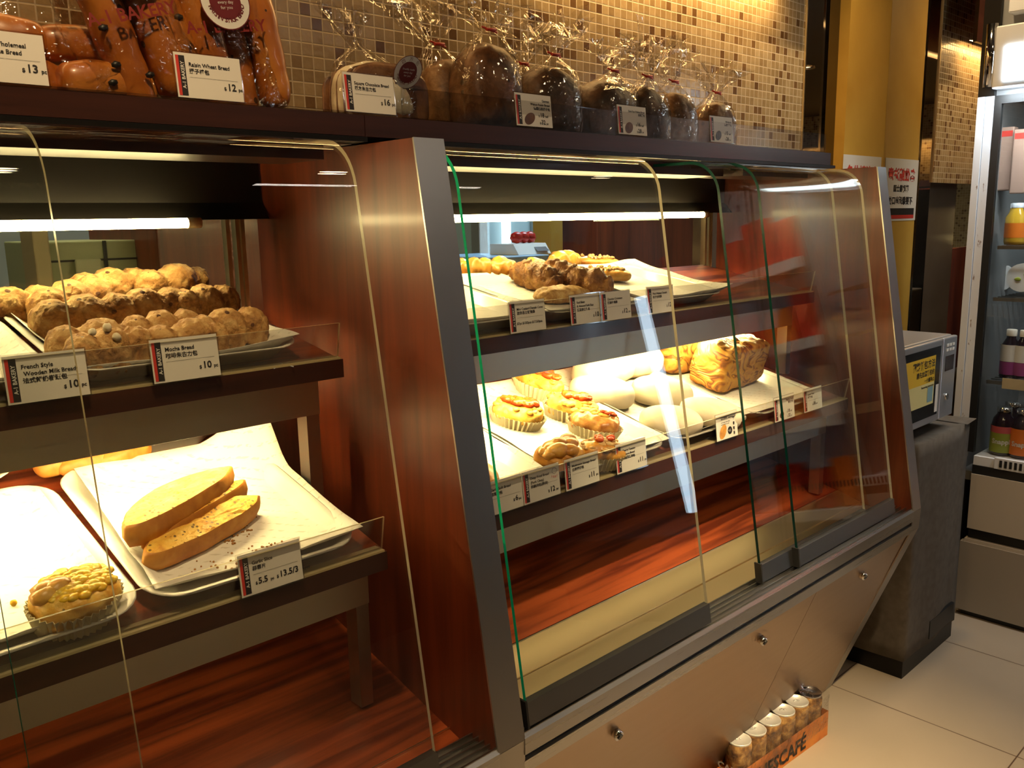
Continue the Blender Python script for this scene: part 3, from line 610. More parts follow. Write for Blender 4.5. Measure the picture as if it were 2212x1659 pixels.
# ================================================================ BREADS IN THE CASES
def set_on(o, pl, px, h, yaw, lift=0.010, tiltx=0.0, tilty=0.0):
    """stand o on the shelf plane so that its middle (height h) is met by the ray through px"""
    p = onp(px,pl,h+lift); p.z = zat(pl,p.y)+lift
    o.matrix_world = Matrix.Translation(p) @ tilt(pl,yaw) @ rx(tiltx) @ ry(tilty); return p
def seg_prof(n, ph=0.0, depth=0.22, k=1.0):
    def f(t):
        q = 1-depth*(abs(math.cos(PI*(n*t+ph)))**6); q2 = 1-depth*1.1*(abs(math.cos(PI*(n*t+ph)))**5); return (q*k,q2)
    return f
MOCHA = [ # px, length, yaw(deg), label
 ((150,640),0.15,28,'mocha loaf at the back left of the pile, lit bright yellow',UP,0.033),
 ((26,660),0.13,10,'mocha loaf at the far left edge behind the empty tray',UP,0.03),
 ((238,612),0.14,8,'mocha loaf in the rearmost row, left of the rearmost one',UP,0.033),
 ((365,604),0.14,12,'rearmost mocha loaf of the pile',UP,0.033),
 ((180,655),0.150,2,'mocha loaf third row from the front, leftmost',UP,0.045),
 ((312,640),0.130,3,'mocha loaf third row from the front, middle',UP,0.045),
 ((438,632),0.115,4,'mocha loaf third row from the front, rightmost',UP,0.045),
 ((198,712),0.115,0,'mocha loaf second row from the front, leftmost',UP,0.045),
 ((345,690),0.120,2,'mocha loaf second row from the front, middle',UP,0.045),
 ((490,688),0.118,4,'mocha loaf at the right end beside the upturned paper',UP,0.042),
 ((238,752),0.115,2,'front mocha loaf with sugar lumps between the two price cards',UP,0.04),
 ((398,738),0.115,2,'front mocha loaf just behind the mocha price card',UP,0.038)]
mocha_meshes = []
for k in range(4):
    bm = bmesh.new(); loaf(bm,0.12,0.060,0.058,nu=80,nv=48,prof=seg_prof([3,2.6,3,2.2][k],[0.0,0.3,0.0,0.2][k],0.22),amp=0.0032,freq=120,seed=k+1,flat=0.42,ex=0.42)
    mocha_meshes.append(mesh_of('mocha_loaf',bm,'mocha'))
for i,(px,Ln,yaw,lab,pl,h) in enumerate(MOCHA):
    o = bpy.data.objects.new('mocha_loaf',mocha_meshes[i%4]); COL.objects.link(o)
    set_on(o,pl,px,h,math.radians(yaw+4),lift=0.009 if px[0]>30 else 0.003)
    if o.matrix_world.translation.y < 1.150: q = o.matrix_world.translation; k = 1.150/q.y; q = Vector((q.x*k,1.150,zat(UP,1.150)+0.009)); o.matrix_world.translation = q
    o.matrix_world = o.matrix_world @ Matrix.Diagonal((Ln/0.12,1,1,1))
    tag(o,lab,'bread','mocha loaves piled on the upper tray')
# sugar lumps sitting on the front loaf belong to it
fr = [o for o in COL.objects if o.get('label','').startswith('front mocha loaf with sugar')][0]
for (x,y,z,r_) in ((-0.028,-0.008,0.058,0.0050),(-0.008,-0.006,0.061,0.0058),(-0.004,-0.022,0.052,0.0055)):
    bm = bmesh.new(); lump(bm,(x,y,z),r_,seed=x*100); obj('sugar_lump',bm,'cornflour',fr)
# garlic slices
def slice_bm(Ln,W,T,seed=0,mi_top=1):
    """oval slice lying flat: crumb face on top, crust round the side"""
    bm = bmesh.new(); n=64; rings=[]
    def outline(k,inset=0,):
        t = 2*PI*k/n; x = math.cos(t); y = math.sin(t)
        r_ = 1+0.05*noise.noise(Vector((x*3+seed*9,y*3,seed)))+0.02*noise.noise(Vector((x*11,y*11,seed*3)))
        X = Ln/2*math.copysign(abs(x)**1.05,x)*r_; Y = W/2*math.copysign(abs(y)**1.25,y)*r_ + 0.10*W*math.cos(x*2.2)
        return X*(1-inset),Y*(1-inset)
    lv = [(0.0,0.25),(0.10*T,0.02),(0.5*T,-0.04),(0.92*T,-0.02),(T,0.03)]
    for z,ins in lv: rings.append([bm.verts.new((*outline(k,ins),z)) for k in range(n)])
    for A,B in zip(rings,rings[1:]):
        for k in range(n): f = bm.faces.new((A[k],A[(k+1)%n],B[(k+1)%n],B[k])); f.smooth=True
    prev = rings[-1]
    bm.faces.new(rings[0][::-1])
    return bm, outline
def garlic(px,h,yaw,label,Ln=0.19,W=0.07,T=0.03,seed=0,roll=0.0,lift=0.012,pos=None):
    t = thing('garlic_bread_slice',label,'bread',group='garlic bread slices on the lower left tray')
    bm,outl = slice_bm(Ln,W,T,seed); obj('crust',bm,'crustbrown',t)
    bm = bmesh.new(); n=64; R_=[]
    for s in (0.03,0.2,0.4,0.6,0.8,0.95):
        ring=[]
        for k in range(n):
            x,y = outl(k,s); z = T+0.0012+0.0028*noise.noise(Vector((x*160,y*160,seed)))+0.002*noise.noise(Vector((x*60,y*60,seed+5))); 
            if s==0.03: z = T-0.0002
            ring.append(bm.verts.new((x,y,z)))
        R_.append(ring)
    for A,B in zip(R_,R_[1:]):
        for k in range(n): f = bm.faces.new((A[k],A[(k+1)%n],B[(k+1)%n],B[k])); f.smooth=True
    bm.faces.new(R_[-1]); obj('crumb_face',bm,'crumbface',t,label='buttery yellow crumb with herbs')
    p = onp(px,LO,h+lift); p.z -= h
    t.matrix_world = Matrix.Translation(p) @ tilt(LO,yaw) @ rx(roll); return t
garlic((436,1135),0.02,math.radians(20),'front garlic slice lying flat, nearest the price card',0.205,0.060,0.030,1,0.04)
garlic((428,1104),0.02,math.radians(24),'middle garlic slice half under the tallest one',0.200,0.050,0.030,2,-0.25,lift=0.018)
garlic((388,1062),0.035,math.radians(27),'rearmost garlic slice tilted on its neighbour with its brown side outwards',0.210,0.074,0.034,3,-0.20,lift=0.034)
# crumbs on the garlic tray
bm = bmesh.new()
for i in range(90):
    c = random.choice([(530,1150,26,26),(600,1180,28,12),(495,1170,12,5),(560,1185,60,14),(480,1220,60,18)])
    p = onp((c[0]+random.gauss(0,c[2]*0.5),c[1]+random.gauss(0,c[3]*0.5)),LO,0.0105)
    if 0.38 < p.x < 0.65: lump(bm,p,random.uniform(0.0008,0.0022),seed=i,sub=1)
o = obj('bread_crumbs',bm,'crumb'); tag(o,'toasted crumbs and herbs scattered on the paper beside the garlic slices','crumbs',kind='stuff')
# paper cup buns
def cup_bm(rx_,ry_,h,n=72,flute=0.0022):
    bm = bmesh.new(); rings=[]
    for z,s in ((0.0,0.84),(0.001,0.86),(h,1.04),(h,1.025),(0.002,0.84)):
        rings.append([bm.verts.new(((rx_*s+flute*(1 if k%2 else -1))*math.cos(2*PI*k/n),(ry_*s+flute*(1 if k%2 else -1))*math.sin(2*PI*k/n),z)) for k in range(n)])
    for A,B in zip(rings,rings[1:]):
        for k in range(n): bm.faces.new((A[k],A[(k+1)%n],B[(k+1)%n],B[k]))
    bm.faces.new(rings[0][::-1]); return bm
def cup_bun(px,pl,label,rx_,ry_,yaw,cuph,dome,base,tops,seed,h=0.022,group=None,lift=0.0085):
    t = thing('cup_bun',label,'bread',group=group)
    obj('paper_cup',cup_bm(rx_,ry_,cuph),'cup',t)
    bm = bmesh.new(); loaf(bm,rx_*1.80,ry_*1.80,dome,nu=36,nv=36,amp=0.005,freq=55,seed=seed,flat=0.55,ex=0.5,off=(0,0,0.007)); obj('bun',bm,base,t)
    rnd = random.Random(seed)
    for (name,m,cx,cy,sx,sy,n,r_) in tops:
        bm = bmesh.new()
        for k in range(n):
            a = rnd.uniform(0,2*PI); q = math.sqrt(rnd.random()); x = cx+sx*q*math.cos(a); y = cy+sy*q*math.sin(a)
            e = max(0.0,1-(x/rx_)**2-(y/ry_)**2)**0.3
            lump(bm,(x,y,(0.0135 if m=='tomato' else 0.007)+dome*0.42+dome*0.56*e),r_*rnd.uniform(0.8,1.5),seed=k+seed,sub=2,sq=(1.3,1,0.7))
        obj(name,bm,m,t)
    set_on(t,pl,px,h,yaw,lift=lift); return t
G = 'savoury buns in fluted paper cups on the right lower shelf'
cup_bun((1114,893),LO,'cup bun with red tomato pieces at the left front of the trio',0.056,0.038,math.radians(-58),0.024,0.040,'cheese',[('tomato_topping','tomato',0.0,0,0.030,0.018,24,0.0080),('cheese_topping','cheese',0,0,0.05,0.03,16,0.006)],41,group=G)
cup_bun((1158,830),LO,'rear cup bun partly under the steel apron with tomato topping',0.066,0.038,math.radians(-80),0.03,0.045,'cheese',[('tomato_topping','tomato',0.012,0,0.038,0.014,26,0.0072),('cheese_topping','cheese',0,0,0.055,0.03,14,0.006)],42,group=G)
cup_bun((1232,882),LO,'middle cup bun with tomato pieces at its right',0.060,0.036,math.radians(-52),0.026,0.040,'cheese',[('tomato_topping','tomato',0.008,0.002,0.026,0.015,20,0.0074),('cheese_topping','cheese',0,0,0.05,0.028,18,0.006)],43,group=G)
cup_bun((1280,915),LO,'cup bun with a shiny brown crust in a tall fluted cup',0.055,0.038,math.radians(-55),0.024,0.038,'sausage',[('cheese_topping','cheese',0,0.014,0.045,0.016,18,0.006),('tomato_topping','tomato',0.02,0.012,0.022,0.01,8,0.004)],44,group=G)
cup_bun((1206,985),LO,'lumpy bun with sausage, mushroom and green herbs',0.060,0.042,math.radians(8),0.018,0.040,'golden',[('sausage_topping','sausage',0.022,0,0.02,0.018,5,0.012),('herb_topping','greens',0.0,0.004,0.010,0.014,10,0.006),('dough_lump','golden',-0.02,-0.004,0.03,0.024,9,0.014)],45,group=G)
cup_bun((1292,978),LO,'seeded bun right behind the mushroom price card',0.052,0.036,math.radians(-20),0.028,0.040,'golden',[('nut_topping','nutty',0,0,0.045,0.028,34,0.0045),('tomato_topping','tomato',0.0,0.004,0.022,0.01,7,0.005)],46,group=G)
cup_bun((158,1285),LO,'sweetcorn bun in a crinkled paper cup on the left tray',0.052,0.042,math.radians(20),0.032,0.046,'cheese',[('corn_topping','corn',0.006,0.004,0.042,0.032,150,0.0046),('brown_crust','golden',-0.024,0.010,0.012,0.012,5,0.010)],47,h=0.03,group=G)
bm = bmesh.new(); lump(bm,onp((29,1302),LO,0.0125),0.004,seed=3); tag(obj('corn_kernel',bm,'corn'),'loose sweetcorn kernel on the paper left of the sweetcorn bun','corn kernel')
bm = bmesh.new(); loaf(bm,0.12,0.05,0.035,seed=71,amp=0.002); o = obj('garlic_soft_bread',bm,'golden'); set_on(o,LO,(1046,1040),0.015,math.radians(50)); tag(o,'brown soft roll half hidden behind the divider and its price card','bread')
# floured white buns
WB = [((1300,795),0.20,0.105,0.075,8,'large floured bun at the back beneath the steel apron'),((1295,846),0.145,0.092,0.062,-38,'floured bun in the middle row, left one'),((1425,846),0.14,0.090,0.062,-42,'floured bun in the middle row, right one'),
      ((1445,908),0.135,0.086,0.055,-30,'floured bun at the front left of its tray'),((1530,890),0.135,0.086,0.055,-45,'floured bun behind the round photo price card'),((1370,778),0.16,0.10,0.07,0,'floured bun at the back right, next to the marbled loaves')]
for i,(px,Ln,W_,H_,yaw,lab) in enumerate(WB):
    bm = bmesh.new(); loaf(bm,Ln,W_,H_,seed=80+i,amp=0.0016,freq=22,flat=0.45,ex=0.62)
    o = obj('floured_bun',bm,'cornflour'); set_on(o,LO,px,H_*0.45,math.radians(yaw)); tag(o,lab,'bread','floured white buns')
# marbled toast loaves: a four-block loaf and one behind
def toast(Ln,W_,H_,seed):
    bm = bmesh.new(); nu,nv = 44,44
    def fn(px,py,pz): return 1
    g = bmesh.ops.create_cube(bm,size=1.0); bmesh.ops.subdivide_edges(bm,edges=bm.edges[:],cuts=15,use_grid_fill=True)
    for v in bm.verts:
        x,y,z = v.co
        k = 0.5; l8 = (abs(x/k)**7+abs(y/k)**7+abs(z/k)**7)**(1/7.0); x,y,z = x/max(l8,1e-5)*(max(abs(x),abs(y),abs(z))/k), y/max(l8,1e-5)*(max(abs(x),abs(y),abs(z))/k), z/max(l8,1e-5)*(max(abs(x),abs(y),abs(z))/k)
        crease = math.exp(-(x/0.035)**2)
        y2 = y*(1-0.10*crease); z2 = z*(1-0.10*crease) if z > 0 else z
        n_ = noise.noise(Vector((x*4+seed,y*4,z*4)))+0.5*noise.noise(Vector((x*11+seed,y*11,z*11)))
        P_ = Vector((x*Ln,y2*W_,(z2+0.5)*H_)); d = Vector((x,y,z)); P_ += d.normalized()*0.006*n_ if d.length>0 else d
        P_.z = max(0,P_.z); v.co = P_
    for f in bm.faces: f.smooth=True
    return bm
o = obj('marbled_loaf',toast(0.225,0.105,0.112,2.0),'marble'); p = Vector((1.868,1.195,0)); p.z = zat(LO,p.y)+0.012; o.matrix_world = Matrix.Translation(p) @ tilt(LO,math.radians(4)); tag(o,'creased marbled loaf in front, with an orange block end','bread','marbled toast loaves')
o = obj('marbled_loaf',toast(0.20,0.100,0.105,5.0),'marble'); p = Vector((1.845,1.315,0)); p.z = zat(LO,p.y)+0.012; o.matrix_world = Matrix.Translation(p) @ tilt(LO,math.radians(-4)); tag(o,'marbled loaf standing behind, browner and partly under the apron','bread','marbled toast loaves')
# breads on the upper right shelf
BR = [((1030,578),0.085,0.050,0.048,-20,'golden','croissant',3,'golden pastry at the back beside the green pane edge'),
      ((1078,578),0.095,0.052,0.046,10,'golden','croissant',2,'golden pastry with an open seam at the back, second from the left'),
      ((993,578),0.07,0.045,0.040,0,'golden','croissant',2,'golden pastry peeping past the steel strip'),
      ((1150,578),0.10,0.05,0.045,20,'golden','croissant',2,'golden pastry behind the leftmost dark braid'),
      ((1215,562),0.11,0.055,0.050,5,'golden','croissant',3,'orange pastry at the very back above the braids'),
      ((1154,594),0.140,0.062,0.058,-88,'choc','braided_loaf',4,'dark braided loaf, leftmost of the three'),
      ((1212,594),0.140,0.064,0.064,-92,'choc','braided_loaf',4,'dark braided loaf, middle of the three'),
      ((1262,606),0.120,0.072,0.064,-62,'choc','braided_loaf',3,'dark crusted loaf in front, rightmost of the three braids'),
      ((1212,634),0.135,0.055,0.032,-8,'nutty','almond_bun',1,'flat pale almond bun just above the red bean price card')]
for i,(px,Ln,W_,H_,yaw,m,nm,seg,lab) in enumerate(BR):
    bm = bmesh.new(); loaf(bm,Ln,W_,H_,nu=44,nv=30,seed=100+i,prof=seg_prof(seg,0.5 if seg>1 else 0.5,0.18 if seg>1 else 0.0),amp=0.007 if m=='choc' else 0.004,freq=75,flat=0.4,ex=0.7,twist=0.5 if m=='choc' else 0)
    o = obj(nm,bm,m); set_on(o,UP,px,H_*0.5,math.radians(yaw),lift=0.010); tag(o,lab,'bread','pastries on the right upper shelf')
for (px,yaw,lab) in (((1308,590),-30,'walnut topped pastry at the right of the braids'),((1288,565),-30,'walnut topped pastry standing behind the other one')):
    t = thing('walnut_pastry',lab,'bread',group='pastries on the right upper shelf')
    bm = bmesh.new(); loaf(bm,0.12,0.06,0.028,seed=120,amp=0.002,freq=30,flat=0.5,ex=0.6); obj('pastry',bm,'golden',t)
    bm = bmesh.new(); rnd = random.Random(5)
    for k in range(46):
        a = rnd.uniform(0,2*PI); q = math.sqrt(rnd.random()); lump(bm,(0.042*q*math.cos(a),0.018*q*math.sin(a),0.027),rnd.uniform(0.003,0.006),seed=k,sub=1)
    obj('walnut_topping',bm,'nutty',t); set_on(t,UP,px,0.015,math.radians(yaw),lift=0.012)
# roasted items in the tray hidden behind the garlic slices
for (px,Ln,yaw,lab) in (((205,988),0.12,10,'baked roll under the apron behind the garlic slices, left of the paper'),((262,978),0.10,14,'baked roll under the apron touching the paper'),((110,1000),0.05,0,'baked roll end at the gap between the rear trays')):
    bm = bmesh.new(); loaf(bm,Ln,0.05,0.035,seed=int(Ln*1000),amp=0.003); o = obj('baked_roll',bm,'crustbrown'); set_on(o,LO,px,0.015,math.radians(yaw),lift=0.012); tag(o,lab,'bread','rolls half hidden behind the steel apron')
bm = bmesh.new()
for (a,b) in (((592,796),(610,786)),((604,784),(634,792)),((602,790),(622,784))):
    p,q = onp(a,UP,0.003),onp(b,UP,0.003); tube(bm,p,q,0.0009,6)
tag(obj('wire_ties',bm,'white_metal'),'pale twisted wire ties lying by the mocha tray','wire tie')

# ================================================================ PRICE CARDS
def card(label, x, y, z, lines, price, lean=0.10, yaw=0.0, w_=0.088, h_=0.056, photo=None, align='LEFT', cat='price card', group='price cards', extra=None, stripe=True, price_align='RIGHT', sx=1.0, flip=False):
    t = thing('price_card',label,cat,(x+w_/2,y,z),rz(yaw) @ rx(-lean),group=group)
    X0,X1 = -w_/2, w_/2
    bm = bmesh.new(); box(bm,X0-0.002,X1+0.002,0.0008,0.0018,0.0,h_+0.002); box(bm,X0-0.002,X1+0.002,-0.002,0.010,-0.0005,0.0006); obj('card_holder',bm,'acrylic',t)
    bm = bmesh.new(); box(bm,X0,X1,0.0,0.0007,0.001,h_); obj('card_face',bm,'cardwhite',t)
    tx = X0+0.018
    if stripe:
        bm = bmesh.new(); poly(bm,[(X0+0.002,-0.0003,0.0035),(X0+0.0058,-0.0003,0.0035),(X0+0.0058,-0.0003,h_-0.0035),(X0+0.002,-0.0003,h_-0.0035)],0)
        poly(bm,[(X0+0.0058,-0.0003,0.0035),(X0+0.0135,-0.0003,0.0035),(X0+0.0135,-0.0003,h_-0.0035),(X0+0.0058,-0.0003,h_-0.0035)],1)
        text_bm(bm,'A-1 BAKERY',0.0062,X0+0.0118,0.012,-0.0005,bold=0.02,mi=2,rot=PI/2)
        obj('brand_stripe',bm,['red','ink','inkwhite'],t,recalc=False,label='red and black stripe with white lettering')
    bm = bmesh.new(); zz = h_-0.016 if not photo else h_-0.012
    for (s,size) in lines:
        xx = tx if align=='LEFT' else X1-0.004
        text_bm(bm,s,size,xx,zz,-0.0004,align=align,bold=0.02,sx=sx); zz -= size*1.12+0.0004
    for (s,size,px_,pz_) in price: text_bm(bm,s,size,px_,pz_,-0.0004,align='LEFT',bold=0.025)
    if not photo: poly(bm,[(tx,-0.0004,h_*0.48),(X1-0.006,-0.0004,h_*0.48),(X1-0.006,-0.0004,h_*0.475),(tx,-0.0004,h_*0.475)])
    obj('lettering',bm,'ink',t,recalc=False)
    if photo:
        bm = bmesh.new(); cx,cz,a,b,rot = photo[:5]; n=24
        ring = [bm.verts.new((cx+a*math.cos(q)*math.cos(rot)-b*math.sin(q)*math.sin(rot),-0.0004,cz+a*math.cos(q)*math.sin(rot)+b*math.sin(q)*math.cos(rot))) for q in [2*PI*i/n for i in range(n)]]
        bm.faces.new(ring); obj('bread_photo',bm,photo[5],t,recalc=False)
    if extra: extra(t,X0,X1,h_)
    return t
def pr(s,x,z,k=1.0):    # price: small dollar sign, large number, small unit
    out=[('$',0.0062*k,x,z)]; num,unit = s
    out.append((num,0.0125*k,x+0.0045*k,z)); out.append((unit,0.0062*k,x+0.0045*k+0.0076*k*len(num)-(0.004*k if '.' in num else 0),z)); return out
def cx(px,y): return ony(px,y).x
TZ = 1.5095; TY = 1.104
card('price card reading Raisin Wheat Bread in front of the raisin stick bags',cx((385,200),TY),TY,TZ,[('Raisin Wheat Bread',0.0068),('提子棒包',0.0066)],pr(('12','pc'),0.018,0.014))
card('price card ending in Bread at thirteen dollars, cut by the left edge',cx((106,180),TY)-0.088,TY,TZ,[('Butter Wholemeal',0.0068),('            te Bread',0.0068)],pr(('13','pc'),0.018,0.014))
card('price card reading Square Chocolate Bread',cx((748,230),TY),TY,TZ,[('Square Chocolate Bread',0.0062),('四方朱古力包',0.0062)],pr(('16','pc'),0.018,0.014))
card('price card reading German Walnut Raisin Bread with oval loaf photo',cx((1117,262),TY)+0.0,TY,TZ,[('German',0.0058),('Walnut Raisin Bread',0.0058),('德國核桃提子包',0.0058)],pr(('18','half'),0.010,0.018,0.85)+pr(('32','pc'),0.012,0.006,0.85),align='RIGHT',photo=(-0.012,0.014,0.014,0.009,0.5,'walnut'))
card('price card reading Dark Rye Walnut Bread with half loaf photo',cx((1337,287),TY),TY,TZ,[('Dark Rye Walnut Bread',0.0052),('合桃黑包',0.0054)],pr(('16','half'),0.010,0.018,0.85)+pr(('28','pc'),0.012,0.006,0.85),align='RIGHT',photo=(-0.012,0.014,0.013,0.010,0.5,'walnut'))
card('small price card with a dark loaf photo at the right end of the top shelf',cx((1536,300),TY),TY,TZ,[('Multigrain',0.0058),('德國雜麥包',0.0058)],pr(('15','half'),0.010,0.018,0.85)+pr(('26','pc'),0.012,0.006,0.85),align='RIGHT',photo=(-0.014,0.015,0.013,0.009,0.6,'darkrye'))
UY,UZ = 1.089,1.1560
card('price card reading French Style Wooden Milk Bread',cx((18,872),UY),UY,UZ-0.001,[('French Style',0.0068),(' Wooden Milk Bread',0.0068),('法式鮮奶樹頭包',0.0068)],pr(('10','pc'),0.016,0.012))
card('price card reading Mocha Bread',cx((334,829),UY),UY,UZ,[('Mocha Bread',0.0072),('咖啡朱古力包',0.0070)],pr(('10','pc'),0.016,0.013))
card('price card reading Mini Custard Danish Cone',cx((1104,718),UY),UY,UZ,[('Mini Custard Danish Cone',0.0060),('迷你吉士號角酥',0.0064)],[('$7pc $13/2pcs $17.5/3pcs',0.0060,-0.028,0.015)])
card('price card reading Red Bean and Almond Soft Bun',cx((1235,702),UY),UY,UZ,[('Red Bean',0.0060),('& Almond Soft Bun',0.0060),('紅豆杏仁餐包',0.0060)],pr(('10','pc'),0.018,0.012))
card('price card reading Chorizo Croissant overlapping the red bean card',cx((1302,690),UY-0.004),UY-0.004,UZ,[('Chorizo Croissant',0.0060),('辣肉牛角酥',0.0060)],pr(('12','pc'),0.016,0.012))
card('price card reading Pine Walnut Danish by the curled paper',cx((1401,677),UY),UY,UZ,[('Pine Walnut Danish',0.0060),('松子合桃酥',0.0060)],pr(('12','pc'),0.018,0.012))
LY,LZ = 0.991,0.884
card('price card reading Garlic Slice with two prices',cx((523,1288),LY),LY,LZ,[('Garlic Slice',0.0064),('蒜蓉片',0.0064)],pr(('5.5','pc'),-0.024,0.013,0.9)+pr(('13.5/3','pcs'),0.006,0.013,0.9))
card('price card reading Garlic Soft Bread, half behind the green pane edge',cx((1046,1110),LY),LY,LZ,[('Garlic Soft Bread',0.0064),('蒜茸軟包',0.0064)],pr(('6','pc'),0.022,0.014))
def pig(t,X0,X1,h_):
    bm = bmesh.new(); 
    for i in range(20):
        a = 2*PI*i/20; b = 2*PI*(i+1)/20; c=(X1-0.012,h_-0.012)
        poly(bm,[(c[0]+0.0062*math.cos(a),-0.0005,c[1]+0.0052*math.sin(a)),(c[0]+0.0062*math.cos(b),-0.0005,c[1]+0.0052*math.sin(b)),(c[0]+0.0056*math.cos(b),-0.0005,c[1]+0.0046*math.sin(b)),(c[0]+0.0056*math.cos(a),-0.0005,c[1]+0.0046*math.sin(a))],1)
    for i in range(5): text_bm(bm,'人氣推介*'[i],0.0042,X1-0.021+0.0042*i,h_-0.022-0.002*math.sin(PI*i/4),-0.0005,mi=0)
    obj('seal_mark',bm,['red','ink'],t,recalc=False)
card('price card reading Deep Fried Bread Pork Chop with a round seal',cx((1133,1087),LY),LY,LZ,[('Deep Fried Bread',0.0062),('(Pork Chop)',0.0062),('炸豬排包(豬肉)',0.0062)],pr(('12','pc'),0.014,0.010),extra=pig)
card('price card reading Mushroom Sausage Bread',cx((1224,1061),LY),LY,LZ,[('Mushroom Sausage Bread',0.0060),('白菌腸仔包',0.0062)],pr(('11','pc'),0.016,0.013))
card('price card reading Cherry Tomato and Bacon Bread',cx((1334,1028),LY),LY,LZ,[('Cherry Tomato',0.0060),('& Bacon Bread',0.0060),('車厘茄煙肉包',0.0060)],pr(('11','pc'),0.018,0.012))
def badge(t,X0,X1,h_):
    bm = bmesh.new(); ring=[bm.verts.new((0.010+0.0085*math.cos(q),-0.0004,0.017+0.0085*math.sin(q))) for q in [2*PI*i/24 for i in range(24)]]; bm.faces.new(ring); text_bm(bm,'4.5',0.0075,0.004,0.0145,-0.0006,mi=1); obj('price_badge',bm,['ink','inkwhite'],t,recalc=False)
    bm = bmesh.new()
    for i,s in enumerate('麥香軟滑'): text_bm(bm,s,0.0074,X1-0.018,h_-0.018-0.0105*i,-0.0004,bold=0.02)
    obj('vertical_text',bm,'ink',t,recalc=False)
card('white price card without stripe showing a bun photo and dark round price badge',cx((1549,962),LY),LY,LZ,[('德式軟包 German Crusty',0.0062),('soft dough, baked daily',0.0036),('served warm or cold',0.0036)],[],photo=(-0.016,0.018,0.017,0.011,0.9,'golden'),stripe=False,w_=0.080,extra=badge)
card('price card left of two at the right end of the lower shelf',cx((1675,912),LY),LY,LZ,[('Marble Toast',0.0058),('雲石方包',0.0058)],pr(('18','half'),0.008,0.016,0.85)+pr(('32','pc'),0.010,0.005,0.85),align='RIGHT',photo=(-0.014,0.014,0.010,0.007,0.3,'walnut'))
card('price card right of two at the right end of the lower shelf',cx((1738,893),LY),LY,LZ,[('Danish Toast',0.0060),('丹麥方包',0.0060)],pr(('18','half'),-0.004,0.014,0.85))

# ================================================================ BAGGED LOAVES ON THE TOP SHELF
def film_bag_bm(rx_,ry_,hb,crown_h,crown_r,lean=(0,0),seed=0,n=30,body_z=0.0,neck=0.010):
    bm = bmesh.new(); rings=[]; prof=[]
    for k in range(9):
        t=k/8; prof.append((math.sqrt(max(0.0,1-(t*0.97)**4)),t*hb))
    prof = [(0.96,0.0),(1.04,0.006)]+[(p[0]*1.05,p[1]+0.004) for p in prof[1:-1]]
    out=[]
    for s,z in prof: out.append((rx_*s,ry_*s,z,0.05))
    out.append((neck*2.4,neck*2.0,hb+0.010,0.2)); out.append((neck,neck,hb+0.020,0.3))
    for k in range(1,7):
        t=k/6; out.append((neck+crown_r*t**0.8,neck+crown_r*0.55*t**0.8,hb+0.020+crown_h*t,0.55*t+0.2))
    for i,(a,b,z,ruf) in enumerate(out):
        ring=[]
        for k in range(n):
            q=2*PI*k/n; nn = noise.noise(Vector((math.cos(q)*2.4+seed*5,math.sin(q)*2.4,z*26)))+0.6*noise.noise(Vector((math.cos(q)*6+seed,math.sin(q)*6,z*70)))
            s = 1+nn*(0.06 if i < len(prof) else ruf*1.1)
            if i >= len(prof)+1: s *= 1+0.28*math.sin(q*7+seed)*min(1,ruf*1.5)
            tz = max(0,(z-hb)/max(crown_h,0.01))
            jag = 0.35*crown_h*tz*noise.noise(Vector((q*1.7,seed,3))) if i >= len(prof)+2 else 0
            ring.append(bm.verts.new((a*s*math.cos(q)+lean[0]*max(0,z-hb*0.6),b*s*math.sin(q)+lean[1]*max(0,z-hb*0.6),z+jag)))
        rings.append(ring)
    for A,B in zip(rings,rings[1:]):
        for k in range(n): bm.faces.new((A[k],A[(k+1)%n],B[(k+1)%n],B[k]))
    bm.faces.new(rings[0][::-1]); return bm
def bagged(px,y,label,w_,d_,h_,m,crown,cr,lean=(0,0),seed=0,upright=True,name='bagged_loaf',tie=True,group='bagged loaves on the top shelf'):
    x = ony(px,y).x; t = thing(name,label,'bagged bread',(x,y,1.5065),group=group)
    bm = bmesh.new(); loaf(bm,w_,d_,h_,nu=34,nv=30,seed=seed,amp=0.0035,freq=34,flat=0.30,ex=0.5,off=(0,0,0.002)); obj('loaf',bm,m,t)
    obj('clear_bag',film_bag_bm(w_/2*1.04,d_/2*1.10,h_*1.03,crown,cr,lean,seed),'film',t,recalc=False)
    if tie:
        bm = bmesh.new(); c = Vector((lean[0]*(h_*0.45),lean[1]*(h_*0.45),h_*1.03+0.020)); tube(bm,c+Vector((-0.016,-0.006,0.004)),c+Vector((0.016,-0.010,-0.003)),0.0018,6); tube(bm,c+Vector((-0.011,-0.012,-0.001)),c+Vector((0.011,-0.012,0.001)),0.0026,6); obj('bag_tie',bm,'red',t)
    return t
bagged((968,200),1.27,'brown loaf bag leftmost of the round loaves, half behind its neighbour',0.105,0.10,0.130,'sliced',0.075,0.07,(-0.45,0),1)
bagged((1048,200),1.20,'tallest brown loaf bag with crossed highlights, in front',0.125,0.12,0.150,'walnut',0.045,0.05,(0.1,0),2)
bagged((1120,190),1.34,'loaf bag behind the German price card, in the rear row',0.12,0.11,0.135,'sliced',0.075,0.06,(0.1,0),3)
bagged((1180,200),1.22,'dark fruit loaf bag right above the German price card',0.135,0.12,0.132,'darkrye',0.075,0.065,(0.25,0),4)
bagged((1300,215),1.24,'broad dark rye loaf bag, darkest of the row',0.165,0.13,0.125,'darkrye',0.060,0.07,(0.5,0),5)
bagged((1385,225),1.23,'dark rye half loaf bag with tall white reflections',0.12,0.11,0.122,'darkrye',0.085,0.065,(0.2,0),6)
bagged((1455,235),1.25,'crumpled loaf bag with brown loaf, second from the right',0.105,0.10,0.125,'sliced',0.075,0.065,(-0.2,0),7)
